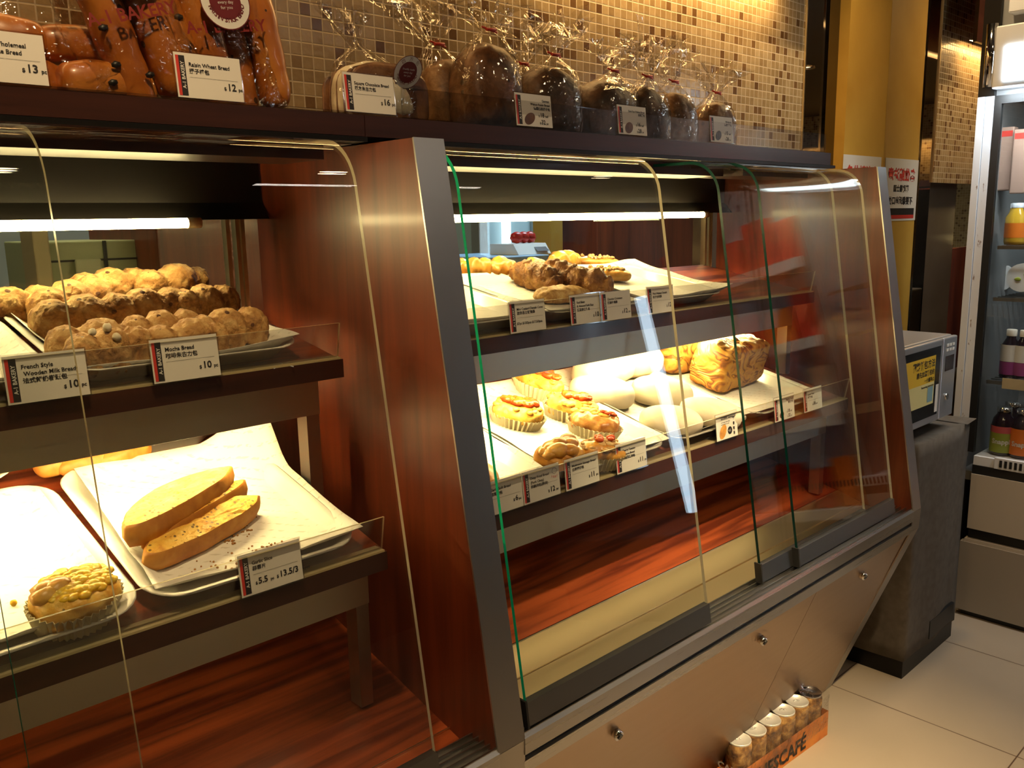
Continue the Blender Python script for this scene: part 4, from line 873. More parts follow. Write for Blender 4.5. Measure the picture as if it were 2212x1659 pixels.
bagged((1540,238),1.25,'small bagged loaf at the right end of the row',0.115,0.10,0.115,'walnut',0.060,0.06,(0.05,0),8)
t = bagged((812,200),1.22,'square loaf bag with gathered top and maroon sticker',0.150,0.10,0.098,'cornflour',0.055,0.022,(-0.55,0),9,tie=False)
bm = bmesh.new()
for i in range(5): loaf(bm,0.152,0.012,0.090,nu=16,nv=12,seed=i,amp=0.001,flat=0.3,ex=0.4,off=(0,-0.040+0.02*i,0.004))
obj('chocolate_swirl',bm,'walnut',t)
M['maroon'] = simple('maroon sticker',(0.16,0.018,0.02),0.35)
def sticker(t,c,r_,text1,text2,nrm_tilt=0.0,rot=0.0):
    bm = bmesh.new(); n=40
    def P(a,rr,dy=0.0): x = rr*math.cos(a); z = rr*math.sin(a); return (x,-0.0012-dy,z)
    for i in range(n):
        a,b = 2*PI*i/n,2*PI*(i+1)/n
        poly(bm,[P(a,r_),P(b,r_),P(b,r_*0.66),P(a,r_*0.66)],1); poly(bm,[P(a,r_*1.04),P(b,r_*1.04),P(b,r_),P(a,r_)],0); poly(bm,[P(a,r_*0.66),P(b,r_*0.66),(0,-0.0012,0)],0)
    k = len(text1)
    for i,ch in enumerate(text1):
        a = math.radians(235+ (305-235)*0) + math.radians(150)*i/(k-1) - math.radians(40)
        text_bm(bm,ch,r_*0.26,r_*0.76*math.cos(a),r_*0.76*math.sin(a),-0.0016,align='CENTER',mi=0,rot=a+PI/2,bold=0.02)
    for i,ch in enumerate(text2):
        a = math.radians(130)-math.radians(80)*i/max(1,len(text2)-1)
        text_bm(bm,ch,r_*0.28,r_*0.72*math.cos(a),r_*0.72*math.sin(a),-0.0016,align='CENTER',mi=0,rot=a-PI/2)
    for i,s in enumerate(('Freshly made','every day','for you')): text_bm(bm,s,r_*0.17,0,r_*0.14-r_*0.2*i,-0.0016,align='CENTER',mi=1)
    o = obj('round_sticker',bm,['maroon','inkwhite'],t,recalc=False); o.matrix_local = Matrix.Translation(c) @ rx(nrm_tilt) @ ry(rot); return o
sticker(t,Vector((0.022,-0.058,0.080)),0.026,'SQUARE BREAD','四方包',0.5)
# tall bags with raisin sticks
def stick_bag(px,y,label,sticks,w_,h_,seed,lean,stick_at):
    x = ony(px,y).x; t = thing('raisin_stick_bag',label,'bagged bread',(x,y,1.5065),rx(-0.10) @ ry(lean),group='tall bags of raisin sticks')
    for k,(sx_,r_,dz,dy) in enumerate(sticks):
        bm = bmesh.new(); loaf(bm,h_,r_*2,r_*1.9,nu=40,nv=24,seed=seed*10+k,amp=0.003,freq=22,flat=0.5,ex=0.30)
        bmesh.ops.transform(bm,matrix=Matrix.Translation((sx_,dy,h_/2+dz+0.002)) @ ry(PI/2) @ rz(0),verts=bm.verts[:]); obj('stick_loaf',bm,'stick',t)
    rr_ = random.Random(seed)
    for k in range(9):
        sx_,r_,dz,dy = rr_.choice(sticks); bm = bmesh.new(); lump(bm,(sx_+rr_.uniform(-0.5,0.5)*r_,dy-r_*0.86,rr_.uniform(0.03,0.30)),0.006,seed=k,sub=1,sq=(1.2,0.5,0.8)); obj('raisin',bm,'black',t)
    bm = bmesh.new()
    def fn(u,v):
        a = 2*PI*u; z = v*(h_+0.03); X = w_/2*math.copysign(abs(math.cos(a))**0.7,math.cos(a)); Y = 0.036*math.copysign(abs(math.sin(a))**0.8,math.sin(a))
        nn = noise.noise(Vector((X*26+seed,Y*30,z*22)))+0.5*noise.noise(Vector((X*70,Y*60,z*60+seed))); s = 1+0.10*nn
        return Vector((X*s,Y*s,z))
    sheet(bm,fn,40,34,smooth=False); obj('clear_bag',bm,'film',t,recalc=False)
    bm = bmesh.new(); text_bm(bm,'A-1 BAKERY',0.022,0,0,0,align='CENTER',bold=0.02); o = obj('printed_name',bm,'maroonink',t,recalc=False); o.location = (0.0,-0.041,h_*0.30)
    sticker(t,Vector(stick_at),0.035,'RAISIN STICK BREAD','提子棒包',0.0); return t
stick_bag((332,190),1.19,'tall bag of raisin sticks with round sticker, left one',[(-0.040,0.026,0,0),(0.010,0.026,0.004,-0.004),(0.048,0.022,0,0.008)],0.150,0.34,1,-0.28,(0.022,-0.043,0.168))
stick_bag((505,205),1.20,'tall bag of raisin sticks with round sticker, right one behind its price card',[(-0.045,0.028,0,0),(0.004,0.024,0.0,0.010),(0.046,0.027,0.0,-0.002)],0.155,0.34,2,-0.16,(0.005,-0.043,0.140))
# bag of rolls behind the left card
x = ony((110,150),1.22).x; t = thing('bag_of_rolls','flat clear bag of brown rolls behind the left edge price card','bagged bread',(x,1.22,1.5065),group='bagged loaves on the top shelf')
for k,(dx,dy,dz,yaw) in enumerate(((0.06,-0.02,0.0,8),(0.05,0.02,0.048,2),(-0.04,-0.01,0.0,20),(-0.06,0.02,0.05,-10))):
    bm = bmesh.new(); loaf(bm,0.125,0.055,0.05,seed=200+k,amp=0.002,freq=24,ex=0.45); bmesh.ops.transform(bm,matrix=Matrix.Translation((dx,dy,dz+0.004)) @ rz(math.radians(yaw)),verts=bm.verts[:]); obj('roll',bm,'stick',t)
bm = bmesh.new()
def fn(u,v):
    a=2*PI*u; zz = v*0.17; wd = (0.135 if zz<0.11 else 0.135-(zz-0.11)*0.2); X = wd*math.cos(a); Y = (0.062*(1-v*0.75))*math.sin(a); nn = noise.noise(Vector((X*20,Y*20,zz*30))); 
    return Vector((X*(1+0.05*nn),Y*(1+0.15*nn),zz-0.35*max(0,X)*v))
sheet(bm,fn,40,20,smooth=False); obj('clear_bag',bm,'film',t,recalc=False)

# ================================================================ MICROWAVE, STAND, SIGN, MIRROR CORNER
t = thing('microwave_stand','square cabinet under a grey brown cloth with a dark vent slot at its foot','stand',(2.62,1.12,0))
bm = bmesh.new(); g = bmesh.ops.create_cube(bm,size=1.0); bmesh.ops.subdivide_edges(bm,edges=bm.edges[:],cuts=14,use_grid_fill=True)
for v in bm.verts:
    x,y,z = v.co; X = 2.625+x*0.39; Y = 1.125+y*0.40; Z = 0.055+(z+0.5)*0.655
    side = max(abs(x),abs(y)) > 0.49
    if side: 
        n_ = noise.noise(Vector((X*9,Y*9,Z*1.4))); k = 0.010*(1-0.4*(z+0.5)); X += k*n_*(1 if x>0 else -1); Y += k*n_*(1 if y>0 else -1)
    if z > 0.49 and side: Z += 0.010*noise.noise(Vector((X*14,Y*14,1)))
    v.co = (X,Y,Z)
for f in bm.faces: f.smooth = True
wpart('cloth_cover',bm,'cloth',t)
bm = bmesh.new(); box(bm,2.436,2.815,0.930,1.32,0.0,0.056); wpart('plinth',bm,'wood_black',t)
bm = bmesh.new(); box(bm,2.60,2.79,0.9195,0.930,0.070,0.128); wpart('vent_slot',bm,'black',t)
bm = bmesh.new()
P3 = [ (2.78,0.918,0.712),(2.838,0.912,0.722),(2.84,1.06,0.716),(2.78,1.06,0.713)]
poly(bm,P3); wpart('cloth_corner',bm,'cloth',t)
t = thing('microwave_oven','silver microwave with a yellow instruction sheet taped on its black door','microwave',(2.51,1.12,0.728))
bm = bmesh.new(); box(bm,2.285,2.735,0.965,1.31,0.745,0.992,0,0.006)
for (x,y) in ((2.31,1.0),(2.71,1.0),(2.31,1.28),(2.71,1.28)): tube(bm,(x,y,0.728),(x,y,0.747),0.012,12,1)
wpart('body',bm,[simple('silver paint',(0.36,0.36,0.37),0.35,0.6),'black'],t)
M['silver'] = simple('silver door frame',(0.52,0.54,0.57),0.3,0.7)
bm = bmesh.new(); box(bm,2.286,2.626,0.950,0.965,0.748,0.990,0,0.004); d = wpart('door',bm,'silver',t)
T = t.matrix_basis.inverted()
def sub(name,bm,m,par,label=None): o = obj(name,bm,m,None,recalc=False); o.data.transform(T); o.parent = par; 
bm = bmesh.new(); poly(bm,[(2.30,0.9492,0.770),(2.610,0.9492,0.770),(2.610,0.9492,0.972),(2.30,0.9492,0.972)]); sub('door_window',bm,simple('black door glass',(0.008,0.008,0.01),0.1),d)
M['ylw'] = simple('yellow sheet',(0.80,0.52,0.03),0.5); M['ylw2'] = simple('pale yellow sheet',(0.78,0.70,0.30),0.5)
sx0,sx1,sz0,sz1 = ony((1957,880),0.949).x-0.03,ony((2014,880),0.949).x,ony((1990,880),0.949).z,ony((2017,768),0.949).z
bm = bmesh.new(); zm = sz0+(sz1-sz0)*0.46
poly(bm,[(sx0,0.9488,zm),(sx1,0.9488,zm),(sx1,0.9488,sz1),(sx0,0.9488,sz1)],0); poly(bm,[(sx0,0.9488,sz0),(sx1,0.9488,sz0),(sx1,0.9488,zm),(sx0,0.9488,zm)],1)
sub('instruction_sheet',bm,['ylw','ylw2'],d); bm = bmesh.new()
for (s,sz,zz) in (('翻熱麵包方法',0.026,sz1-0.030),('請先加溫麵包約',0.018,sz1-0.053),('一分鐘為止',0.014,sz1-0.072),('Rewarming Instruction',0.0095,zm-0.012)): text_bm(bm,s,sz,sx1-0.004,zz,0.9484,align='RIGHT',bold=0.02,mi=2)
sub('sheet_lettering',bm,['ylw','ylw2','ink'],d); bm = bmesh.new()
for (a,b,c_,d_,m_) in ((0.046,0.008,0.038,0.044,3),(0.042,0.014,0.024,0.030,2),(0.036,0.018,0.012,0.020,0)): poly(bm,[(sx1-a,0.9485-m_*0.0001-0.0002*(m_==0),sz0+b),(sx1-a+c_,0.9485-m_*0.0001-0.0002*(m_==0),sz0+b),(sx1-a+c_,0.9485-m_*0.0001-0.0002*(m_==0),sz0+b+d_),(sx1-a,0.9485-m_*0.0001-0.0002*(m_==0),sz0+b+d_)],m_)
sub('sheet_drawing',bm,['ylw','ylw2','ink',simple('sheet drawing',(0.25,0.42,0.45),0.5)],d)
bm = bmesh.new(); box(bm,2.628,2.735,0.950,0.966,0.748,0.990,0,0.004); cp = wpart('control_panel',bm,'silver',t)
bm = bmesh.new(); poly(bm,[(2.650,0.9494,0.890),(2.715,0.9494,0.890),(2.715,0.9494,0.935),(2.650,0.9494,0.935)]); sub('display',bm,simple('display glass',(0.02,0.01,0.012),0.15),cp)
bm = bmesh.new()
for i in range(2):
    for j in range(3): box(bm,2.652+0.022*j,2.668+0.022*j,0.9488,0.9499,0.952+0.014*i-0.003,0.960+0.014*i-0.003)
sub('button_row',bm,'cardwhite',cp)
bm = bmesh.new(); tube(bm,(2.670,0.951,0.812),(2.670,0.944,0.812),0.010,18); sub('knob',bm,'chrome',cp)
bm = bmesh.new(); poly(bm,[(2.588,0.9488,0.778),(2.608,0.9488,0.778),(2.608,0.9488,0.860),(2.588,0.9488,0.860)]); sub('sticker',bm,'cardwhite',d)
# notice on the yellow panel
t = thing('wall_notice','white notice with red characters taped to the yellow panel by the mirror','notice',(3.15,1.46,1.30))
nx0,nx1 = ony((1822,331),1.4625).x, 3.300; zt = 1.557; zb_ = 1.322
bm = bmesh.new(); box(bm,nx0,nx1,1.4615,1.4625,zb_,zt); wpart('sheet',bm,'cardwhite',t)
bm = bmesh.new()
def lines_at(bm,s,sz,xc,z,mi): 
    n0=len(bm.verts); text_bm(bm,s,sz,xc,z,0,align='CENTER',bold=0.035,mi=mi); bm.verts.ensure_lookup_table()
    for v in bm.verts[n0:]: v.co.y = 1.4608
xc = (nx0+nx1)/2
lines_at(bm,'各位請注意',0.050,xc,zt-0.078,0); lines_at(bm,'路政署士面',0.028,xc,zt-0.122,1); lines_at(bm,'不要靠近出口位',0.032,xc,zt-0.170,1)
w0 = nx0+0.02; w1 = nx1-0.02
for (a,b,m_) in ((zt-0.213,zt-0.187,1),(zt-0.227,zt-0.213,0)): poly(bm,[(w0,1.4607-0.0001*m_,a),(w1,1.4607-0.0001*m_,a),(w1,1.4607-0.0001*m_,b),(w0,1.4607-0.0001*m_,b)],m_)
lines_at(bm,'阿一麵包',0.014,xc,zt-0.206,2)
for v in bm.verts[-200:]: pass
wpart('lettering',bm,['red','ink','inkwhite'],t,recalc=False)

# ================================================================ DRINKS FRIDGE
t = thing('drinks_fridge','tall drinks fridge with worn white frame and lit sign box on top','fridge',(3.3,0.5,0.0))
FY0,FY1 = 0.36,1.037
bm = bmesh.new(); box(bm,3.02,3.60,FY1-0.03,FY1-0.001,0.0,1.98); box(bm,3.56,3.60,FY0,FY1-0.03,0,1.98); box(bm,3.02,3.60,FY0,FY0+0.03,0,1.98); box(bm,3.02,3.56,FY0+0.03,FY1-0.03,0.47,0.50); box(bm,3.02,3.56,FY0+0.03,FY1-0.03,1.70,1.98)
wpart('cabinet',bm,simple('grey lining',(0.20,0.20,0.20),0.45),t)
bm = bmesh.new(); box(bm,3.000,3.022,1.016,FY1,0.55,1.70); box(bm,3.004,3.022,0.990,1.0145,0.55,1.70); wpart('frame_post',bm,'worn',t)
bm = bmesh.new(); box(bm,3.000,3.022,0.990,FY1,1.70,1.985); wpart('frame_head',bm,'wood_black',t)
bm = bmesh.new(); box(bm,3.004,3.022,0.968,0.989,0.57,1.70); box(bm,3.004,3.022,FY0,0.968,1.675,1.70); wpart('door_gasket',bm,'black',t)
bm = bmesh.new(); box(bm,3.010,3.014,FY0+0.03,0.968,0.575,1.675); dr = wpart('glass_door',bm,'glass',t)
# base: vent grille, upper and lower panels
bm = bmesh.new(); prism(bm,[(0.0,0.0)]*0 or [(FY0,0.505),(0.965,0.505),(0.965,0.560),(FY0,0.560)],3.002,3.16); wpart('base_shelf',bm,'white_metal',t)
bm = bmesh.new(); box(bm,2.996,3.010,FY0,0.900,0.530,0.566); v_ = wpart('vent_grille',bm,'white_metal',t)
T = t.matrix_basis.inverted()
bm = bmesh.new()
for i in range(60):
    y = 0.885-i*0.0145
    if y < 0.05: break
    box(bm,2.9945,2.9962,y-0.008,y,0.537,0.560)
sub('vent_slots',bm,'black',v_)
bm = bmesh.new(); box(bm,2.998,3.010,FY0,0.9655,0.500,0.530); wpart('base_band',bm,'black',t)
M['beige_panel'] = simple('beige panel',(0.50,0.44,0.35),0.4)
bm = bmesh.new(); box(bm,2.995,3.02,FY0,0.966,0.312,0.500); wpart('upper_panel',bm,'beige_panel',t)
bm = bmesh.new(); box(bm,3.012,3.02,FY0,0.966,0.262,0.312,1); box(bm,2.997,3.02,FY0,0.972,0.262,0.275,0); wpart('air_slot',bm,['beige_panel','black'],t)
bm = bmesh.new(); box(bm,2.995,3.02,FY0,0.984,0.02,0.262); wpart('lower_panel',bm,simple('taupe panel',(0.32,0.28,0.23),0.4),t)
bm = bmesh.new(); box(bm,3.01,3.06,FY0,0.97,0.0,0.02); wpart('plinth',bm,'black',t)
# lit sign box
bm = bmesh.new(); box(bm,2.955,3.020,FY0,0.985,1.715,1.895,0,0.004); sb = wpart('sign_box',bm,'white_metal',t)
bm = bmesh.new(); box(bm,2.950,2.9545,FY0+0.01,0.955,1.735,1.835); sub('lit_panel',bm,simple('lit panel',(1,1,1),0.5,emit=(0.80,0.95,1.0),es=6),sb)
bm = bmesh.new(); tube(bm,(2.965,0.998,1.722),(2.965,0.998,1.905),0.016,24); wpart('chrome_post',bm,'chrome',t)
bm = bmesh.new(); box(bm,2.97,3.1,FY0,0.96,1.93,1.985,0,0.004); wpart('top_rail',bm,'white_metal',t)
area('fridge_lamp',(3.03,0.68,1.69),0.04,2.2,(0.85,0.95,1.0),(0,math.radians(-20),0),'RECTANGLE',0.55)
# shelves of wire
SHZ = []
def fx(px,x=3.12): return onx(px,x)
for i,(p,lab) in enumerate((((2180,528),0),((2180,700-62),0),((2180,815),0),((2170,982),0))):
    z = fx(p).z; SHZ.append(z)
for z in (SHZ[0],SHZ[1],SHZ[2]):
    bm = bmesh.new(); 
    for k in range(14): tube(bm,(3.04+0.035*k,FY0+0.04,z-0.003),(3.04+0.035*k,0.955,z-0.003),0.0022,6)
    box(bm,3.030,3.036,FY0+0.04,0.955,z-0.012,z-0.001); wpart('wire_shelf',bm,'steel',t)
bm = bmesh.new(); box(bm,3.024,3.027,FY0,onx((2165,825),3.025).y,SHZ[2]-0.022,SHZ[2]+0.012); 
wpart('price_rail',bm,simple('cream rail',(0.62,0.52,0.36),0.5),t)
def bottle(name,px_bottom,y,z,prof,mats,bands,label,cat='bottle',group='bottled drinks in the fridge',x=3.12,cap=None,txt=None):
    b = thing(name,label,cat,(x,y,z),group=group)
    bm = bmesh.new(); lathe(bm,prof,24); obj('body',bm,mats[0],b)
    for i,(r_,z0,z1,m_) in enumerate(bands):
        bm = bmesh.new(); lathe(bm,[(r_,z0),(r_,z1)],24); obj('label_band',bm,m_,b)
    r_,z0,z1,m_ = cap; bm = bmesh.new(); lathe(bm,[(r_,z0),(r_,z1),(r_*0.9,z1+0.001),(0,z1+0.001)],20); obj('cap',bm,m_,b)
    if txt:
        s,sz,zz,rr,m_ = txt; bm = bmesh.new(); text_bm(bm,s,sz,0,zz,0,align='CENTER',bold=0.03)
        for v in bm.verts:
            a = v.co.x/rr+0.32; v.co = Vector((-rr*math.cos(a),-rr*math.sin(a),v.co.z))
        obj('brand_name',bm,m_,b,recalc=False)
    return b
M['juice'] = simple('orange juice',(0.62,0.36,0.03),0.15,coat=0.5); M['orange'] = simple('orange label',(0.80,0.20,0.02),0.4); M['greenlab'] = simple('green label',(0.30,0.36,0.05),0.4)
M['darkjuice'] = simple('dark bottle',(0.02,0.01,0.02),0.1,coat=0.6); M['pink'] = simple('pink label',(0.55,0.10,0.12),0.4); M['purple'] = simple('berry label',(0.30,0.05,0.22),0.4); M['whitelab'] = simple('white label',(0.72,0.70,0.68),0.4)
z0 = SHZ[0]
for (px,lab) in (((2192,520),'orange juice bottle with orange label on the top fridge shelf, in front'),((2168,520),'orange juice bottle added for a reflection beside the fridge gasket')):  # second bottle stands in for a reflection in the fridge side wall
    x_ = 3.12 if px[0] > 2180 else 3.30
    bottle('juice_bottle',px,onx(px,x_).y,z0,[(0,0),(0.030,0.0),(0.032,0.01),(0.032,0.085),(0.018,0.108),(0.016,0.118)],['juice'],[(0.0326,0.022,0.068,'orange')],lab,x=x_,cap=(0.0175,0.116,0.130,'white_metal'))
z2 = SHZ[2]
for k,(px,lab) in enumerate((((2178,812),'small dark vitamin drink bottle with white label and cream cap'),((2207,812),'second small vitamin drink bottle, cut by the right edge of the photo'))):
    y = onx(px,3.12).y
    bottle('vitamin_bottle',px,y,z2,[(0,0),(0.027,0.0),(0.028,0.008),(0.028,0.105),(0.014,0.132),(0.013,0.14)],['darkjuice'],[(0.0288,0.055,0.110,'whitelab'),(0.0287,0.012,0.054,'purple')],lab,cap=(0.0155,0.138,0.158,'cardwhite'))
zb_f = onx((2160,972),3.08).z
for k,(px,x_,lab,bd) in enumerate((((2163,972),3.08,'fruit tea bottle with pink and green label at the fridge front','pink'),((2206,972),3.08,'fruit tea bottle with orange label, cut by the right edge','orange'),((2180,950),3.18,'fruit tea bottle in the second row behind the pink label one','pink'),((2212,950),3.18,'fruit tea bottle in the second row at the right','orange'))):
    y = onx(px,x_).y; zz = 0.562
    bottle('tea_bottle',px,y,zz,[(0,0),(0.034,0.0),(0.036,0.01),(0.036,0.095),(0.031,0.12),(0.021,0.135),(0.020,0.145)],['darkjuice'],[(0.0366,0.010,0.075,'greenlab' if bd=='pink' else 'orange'),(0.0367,0.075,0.097,bd)],lab,x=x_,cap=(0.022,0.143,0.157,'chrome'),txt=('Snapple',0.022,0.040,0.0375,'whitelab'))
for (px,x_,lab) in (((2207,600),3.10,'round white food lid with a printed sprig in the fridge'),((2160,600),3.30,'dim round food lid deeper in the fridge')):
    c = onx(px,x_); b = thing('round_pack',lab,'food pack',(c.x,c.y,c.z-0.04),group='round packs on the middle fridge shelf'); 
    bm = bmesh.new(); tube(bm,(0,0,0.04),(0.02,0,0.04),0.045,30); obj('tub',bm,'whitelab',b)
    bm = bmesh.new(); lump(bm,(-0.002,0.010,0.035),0.010,seed=4,sq=(0.1,1,0.6)); lump(bm,(-0.002,-0.012,0.05),0.007,seed=6,sq=(0.1,1,0.5)); obj('printed_sprig',bm,'greenlab',b)
for (px,x_,lab) in (((2172,330),3.16,'tall pinkish snack pack high in the fridge'),((2206,335),3.14,'pinkish snack pack beside the other one, cut by the edge')):
    c = onx(px,x_); b = thing('snack_pack',lab,'food pack',(c.x,c.y,c.z-0.12),group='snack packs high in the fridge')
    bm = bmesh.new(); box(bm,-0.01,0.03,-0.024,0.024,0.0,0.20,0,0.004); obj('pack',bm,simple('peach pack',(0.40,0.25,0.19),0.4),b)
    bm = bmesh.new(); poly(bm,[(-0.0105,-0.02,0.17),(-0.0105,0.02,0.17),(-0.0105,0.02,0.188),(-0.0105,-0.02,0.188)]); obj('red_label',bm,'red',b,recalc=False)

# ================================================================ SIX-PACK OF CANS ON THE FLOOR
M['can_print'] = crust('printed can film',(0.05,0.03,0.025),(0.25,0.13,0.05),(0.55,0.33,0.12),45,0.25,0.0,3)
c0 = onz((1590,1592),0.125); c1 = onz((1744,1491),0.125); c0.y -= 0.008; c1.y -= 0.008; dv = (c1-c0)/5
t = thing('can_pack','shrink wrapped pack of six coffee cans in an orange carton against the steel front','can pack',((c0.x+c1.x)/2,(c0.y+c1.y)/2,0.0))
T = t.matrix_basis.inverted(); ang = math.atan2(dv.y,dv.x); u = dv.normalized(); vv = Vector((-u.y,u.x,0)); R_ = dv.length/2*0.985
for k in range(6):
    c = c0+dv*k
    bm = bmesh.new(); lathe(bm,[(0,0.002),(R_*0.9,0.002),(R_,0.008),(R_,0.112),(R_*0.93,0.120)],28,(c.x,c.y,0)); cn = wpart('can',bm,'can_print',t)
    bm = bmesh.new(); lathe(bm,[(R_*0.93,0.120),(R_*0.95,0.124),(R_*0.92,0.125),(R_*0.90,0.1215),(0,0.1215)],28,(c.x,c.y,0)); lo_ = lathe
    for i in range(3): lump(bm,(c.x+0.006*math.cos(i),c.y+0.006*math.sin(i),0.122),0.004,seed=i,sub=1,sq=(1,1,0.2))
    sub('lid',bm,simple('can lid',(0.85,0.83,0.78),0.35,0.55) if k < 5 else 'chrome',cn)
def cart(bm,x0,x1,y0,y1,z0,z1,mi=0):
    pts = [c0+u*a+vv*b for a,b in ((x0,y0),(x1,y0),(x1,y1),(x0,y1))]
    lo2 = [bm.verts.new((p.x,p.y,z0)) for p in pts]; hi = [bm.verts.new((p.x,p.y,z1)) for p in pts]
    for i in range(4): bm.faces.new((lo2[i],lo2[(i+1)%4],hi[(i+1)%4],hi[i])).material_index = mi
    bm.faces.new(lo2).material_index = mi
LL = dv.length*5
M['carton'] = crust('orange carton',(0.10,0.05,0.03),(0.66,0.20,0.03),(0.74,0.27,0.05),12,0.4,0.0,2)
bm = bmesh.new(); cart(bm,-R_-0.050,LL+R_+0.006,-R_-0.003,R_+0.003,0.0005,0.070); 
p = c0+u*(-R_-0.028)
wpart('carton_tray',bm,'carton',t)
bm = bmesh.new(); n0=0; text_bm(bm,'NESCAFÉ',0.052,0,0,0,bold=0.03)
for v in bm.verts: q = c0+u*(0.03+v.co.x)+vv*(-R_-0.0045); v.co = Vector((q.x,q.y,0.012+v.co.z))
wpart('carton_lettering',bm,'wood_black',t,recalc=False)
bm = bmesh.new()
text_bm(bm,'CAFÉ',0.030,0,0,0,bold=0.03)
for v in bm.verts: q = c0+u*(-R_-0.012)+vv*(R_*0.8-v.co.x*0.9); v.co = Vector((q.x-u.x*0.006,q.y-u.y*0.006,0.062+v.co.z*0.8))
wpart('end_lettering',bm,'inkwhite',t,recalc=False)
bm = bmesh.new()
def fn(a,b):
    q = 2*PI*a; k = 0.9; X = (LL/2+R_+0.012)*max(-1,min(1,math.cos(q)*1.35)); Y = (R_+0.006)*max(-1,min(1,math.sin(q)*1.35)); Z = 0.03+b*0.090
    nn = noise.noise(Vector((X*30,Y*30,Z*40))); P_ = c0+u*(LL/2+X)+vv*(Y*(1+0.06*nn)); return Vector((P_.x,P_.y,Z))
sheet(bm,fn,48,8,smooth=False); wpart('shrink_film',bm,'shrink',t,recalc=False)

# ================================================================ KITCHEN BEHIND THE CASES
def kx(px,y): return ony((px,500),y).x
def blk(name,label,cat,px0,px1,y,py0,py1,m,depth=0.3,group=None,parts=None,es=None):
    x0,x1 = kx(px0,y),kx(px1,y); z1 = ony(((px0+px1)/2,py0),y).z; z0 = 0.0 if name != 'kitchen_notice' else ony(((px0+px1)/2,py1),y).z
    t = thing(name,label,cat,((x0+x1)/2,y+depth/2,z0),group=group); bm = bmesh.new(); box(bm,x0,x1,y,y+depth,z0,z1,0,0.004); wpart('body',bm,m,t); return t,x0,x1,z0,z1
KY = 2.6
M['coolwall'] = simple('pale blue panel',(0.42,0.55,0.60),0.4)
t,x0,x1,z0,z1 = blk('kitchen_fridge','pale blue kitchen fridge seen through the right rear pane','fridge',1040,1215,KY+0.3,380,800,'coolwall',0.5)
bm = bmesh.new(); box(bm,x0+0.12,x0+0.15,KY+0.27,KY+0.30,z0,z1); wpart('lit_strip',bm,simple('cool strip',(1,1,1),0.5,emit=(0.75,0.92,1.0),es=2.5),t)
bm = bmesh.new(); box(bm,x0-0.06,x0-0.01,KY+0.25,KY+0.3,z0,z1); box(bm,x0+0.30,x0+0.32,KY+0.28,KY+0.30,z0,z1); wpart('frame',bm,'steel',t)
t,x0,x1,z0,z1 = blk('kitchen_post','ochre square post behind the right rear pane','post',1188,1216,KY-0.1,350,900,'yellow',0.1)
t,x0,x1,z0,z1 = blk('kitchen_counter','pale blue counter with the cake box on it, behind the right rear pane','counter',1068,1186,KY-0.3,553,900,simple('blue counter',(0.30,0.47,0.66),0.4),0.4)
zc = z1; y = KY-0.25
t = thing('cake_box','open white cake box with a strawberry on top behind the braided loaves','cake box',(kx(1158,y),y+0.08,zc))
xa,xb = kx(1120,y),kx(1190,y); za,zb2 = ony((1155,550),y).z-0.0, ony((1155,526),y).z
bm = bmesh.new(); prism(bm,[(y,zc+0.001),(y+0.16,zc+0.001),(y+0.16,zb2),(y+0.03,zb2)],xa,xb); wpart('box_body',bm,'whitelab',t)
bm = bmesh.new(); poly(bm,[(xa+0.10,y-0.001,zc+0.012),(xb-0.01,y-0.001,zc+0.012),(xb-0.01,y+0.022,zb2-0.012),(xa+0.10,y+0.022,zb2-0.012)]); wpart('box_window',bm,'ink',t,recalc=False)
M['straw'] = crust('strawberry',(0.35,0.01,0.01),(0.50,0.02,0.015),(0.6,0.06,0.04),60,0.3,0.3,3,specks=((0.7,0.5,0.2),120,0.12))
for k in range(3):
    bm = bmesh.new(); lathe(bm,[(0,0.0),(0.018,0.004),(0.026,0.02),(0.022,0.036),(0.008,0.044),(0,0.045)],18,((xa+xb)/2-0.02+0.035*k,y+0.08,zb2)); wpart('strawberry',bm,'straw',t)
# handwritten sheet on the rear pane, read from the kitchen side
t = thing('paper_sign','sheet with mirrored handwriting CREAM CAKE taped to the right rear pane','sign',(ony((1345,450),1.47).x,1.47,1.30))
xa,xb = ony((1282,450),1.470).x,ony((1424,450),1.470).x
bm = bmesh.new(); box(bm,xa,xb,1.4700,1.4706,1.345,1.405); wpart('sheet',bm,simple('pale blue sheet',(0.30,0.42,0.40),0.5),t)
bm = bmesh.new(); text_bm(bm,'CREAM CAKE',0.030,0,0,0,align='CENTER',bold=0.02,mirror=True)
for v in bm.verts: v.co = Vector(((xa+xb)/2+v.co.x,1.4694,1.372+v.co.z))
wpart('handwriting',bm,'ink',t,recalc=False)
t,x0,x1,z0,z1 = blk('reflection_backdrop','red brown wood reflection built as a cupboard seen at the right of the blue fridge','backdrop',1290,1600,KY+0.3,300,900,'wood_v',0.5)  # added block in place of wood reflected in the right rear pane
t,x0,x1,z0,z1 = blk('reflection_backdrop','red brown divider reflection built as a cupboard behind the mocha loaves','backdrop',338,560,2.2,300,800,'wood_v',0.5)  # added block in place of the divider mirrored in the left rear pane
t,x0,x1,z0,z1 = blk('kitchen_cabinet','pale green steel cabinet left of the red brown cupboard','cabinet',100,334,2.35,520,760,simple('pale green metal',(0.35,0.38,0.22),0.4),0.4)
bm = bmesh.new(); box(bm,(x0+x1)/2-0.004,(x0+x1)/2+0.004,2.345,2.35,z0,z1); box(bm,x0,x1,2.343,2.35,z1-0.05,z1-0.045); wpart('door_gap',bm,'black',t)
t,x0,x1,z0,z1 = blk('kitchen_post','pale post in the kitchen near the left edge','post',68,104,2.2,380,760,simple('tan post',(0.45,0.36,0.22),0.5),0.1)
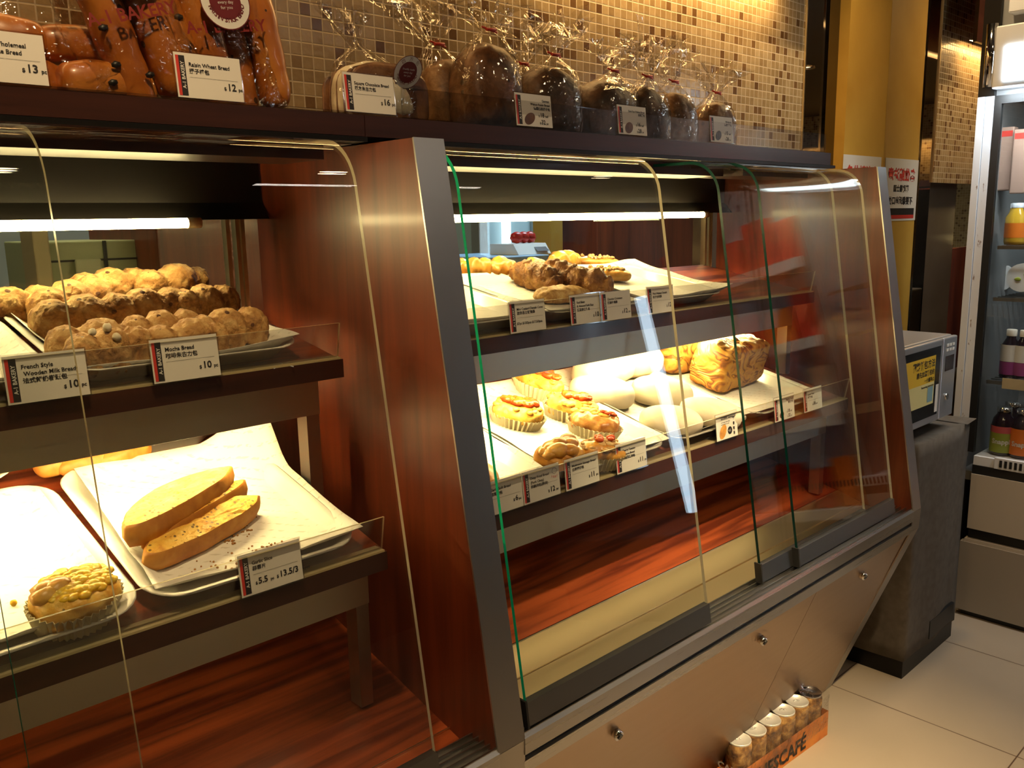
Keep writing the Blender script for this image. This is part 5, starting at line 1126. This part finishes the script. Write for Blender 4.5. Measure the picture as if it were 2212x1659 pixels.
t,x0,x1,z0,z1 = blk('kitchen_notice','pale sheet hung in the kitchen beside the pale post','notice',155,212,2.33,560,610,simple('pale sheet',(0.5,0.52,0.36),0.5),0.004)

# ================================================================ SNACK RACK AND COOLER PAST THE FRIDGE (seen as reflections in the panes)
t = thing('snack_rack','snack rack beside the drinks fridge, reflected in the right panes','shelf unit',(3.25,0.0,0))
bm = bmesh.new(); box(bm,3.44,3.46,-0.36,0.34,0,1.95); wpart('back_board',bm,simple('pale rack',(0.5,0.47,0.45),0.5),t)
RZ = (0.45,0.80,1.10,1.40)
for z in RZ:
    bm = bmesh.new(); box(bm,3.02,3.44,-0.36,0.34,z-0.02,z); wpart('shelf',bm,simple('tan shelf',(0.35,0.22,0.13),0.5),t)
    bm = bmesh.new(); box(bm,3.005,3.019,-0.36,0.34,z-0.035,z+0.005); wpart('price_rail',bm,'whitelab',t)
M['redpack'] = crust('red snack pack',(0.45,0.02,0.02),(0.60,0.03,0.02),(0.62,0.08,0.05),20,0.35,0.1,2)
rnd = random.Random(11)
for z in RZ:
    for k in range(6):
        h_ = rnd.uniform(0.13,0.20); y = -0.29+0.115*k
        t = thing('snack_packet','snack packet on the rack beside the fridge','snack packet',(3.08,y,z),group='snack packets on the rack')
        bm = bmesh.new(); box(bm,-0.03,0.03,-0.048,0.048,0.0,h_,0,0.006); obj('packet',bm,'redpack' if (z==1.40 or rnd.random()<0.4) else ('orange' if rnd.random()<0.5 else 'whitelab'),t)
t = thing('wall_cooler','open cooler past the snack rack with an upright cool light tube','cooler',(3.3,-0.9,0))
bm = bmesh.new(); box(bm,3.05,3.60,-1.40,-0.37,0,0.40,0,0.005); box(bm,3.56,3.60,-1.40,-0.37,0.40,1.9); box(bm,3.05,3.56,-1.40,-0.37,1.55,1.9); wpart('cabinet',bm,simple('grey cooler',(0.16,0.16,0.17),0.4),t)
bm = bmesh.new(); tube(bm,(3.02,-0.46,0.50),(3.02,-0.46,1.46),0.025,20); wpart('upright_tube',bm,simple('cool tube',(1,1,1),0.5,emit=(0.62,0.82,1.0),es=9),t)
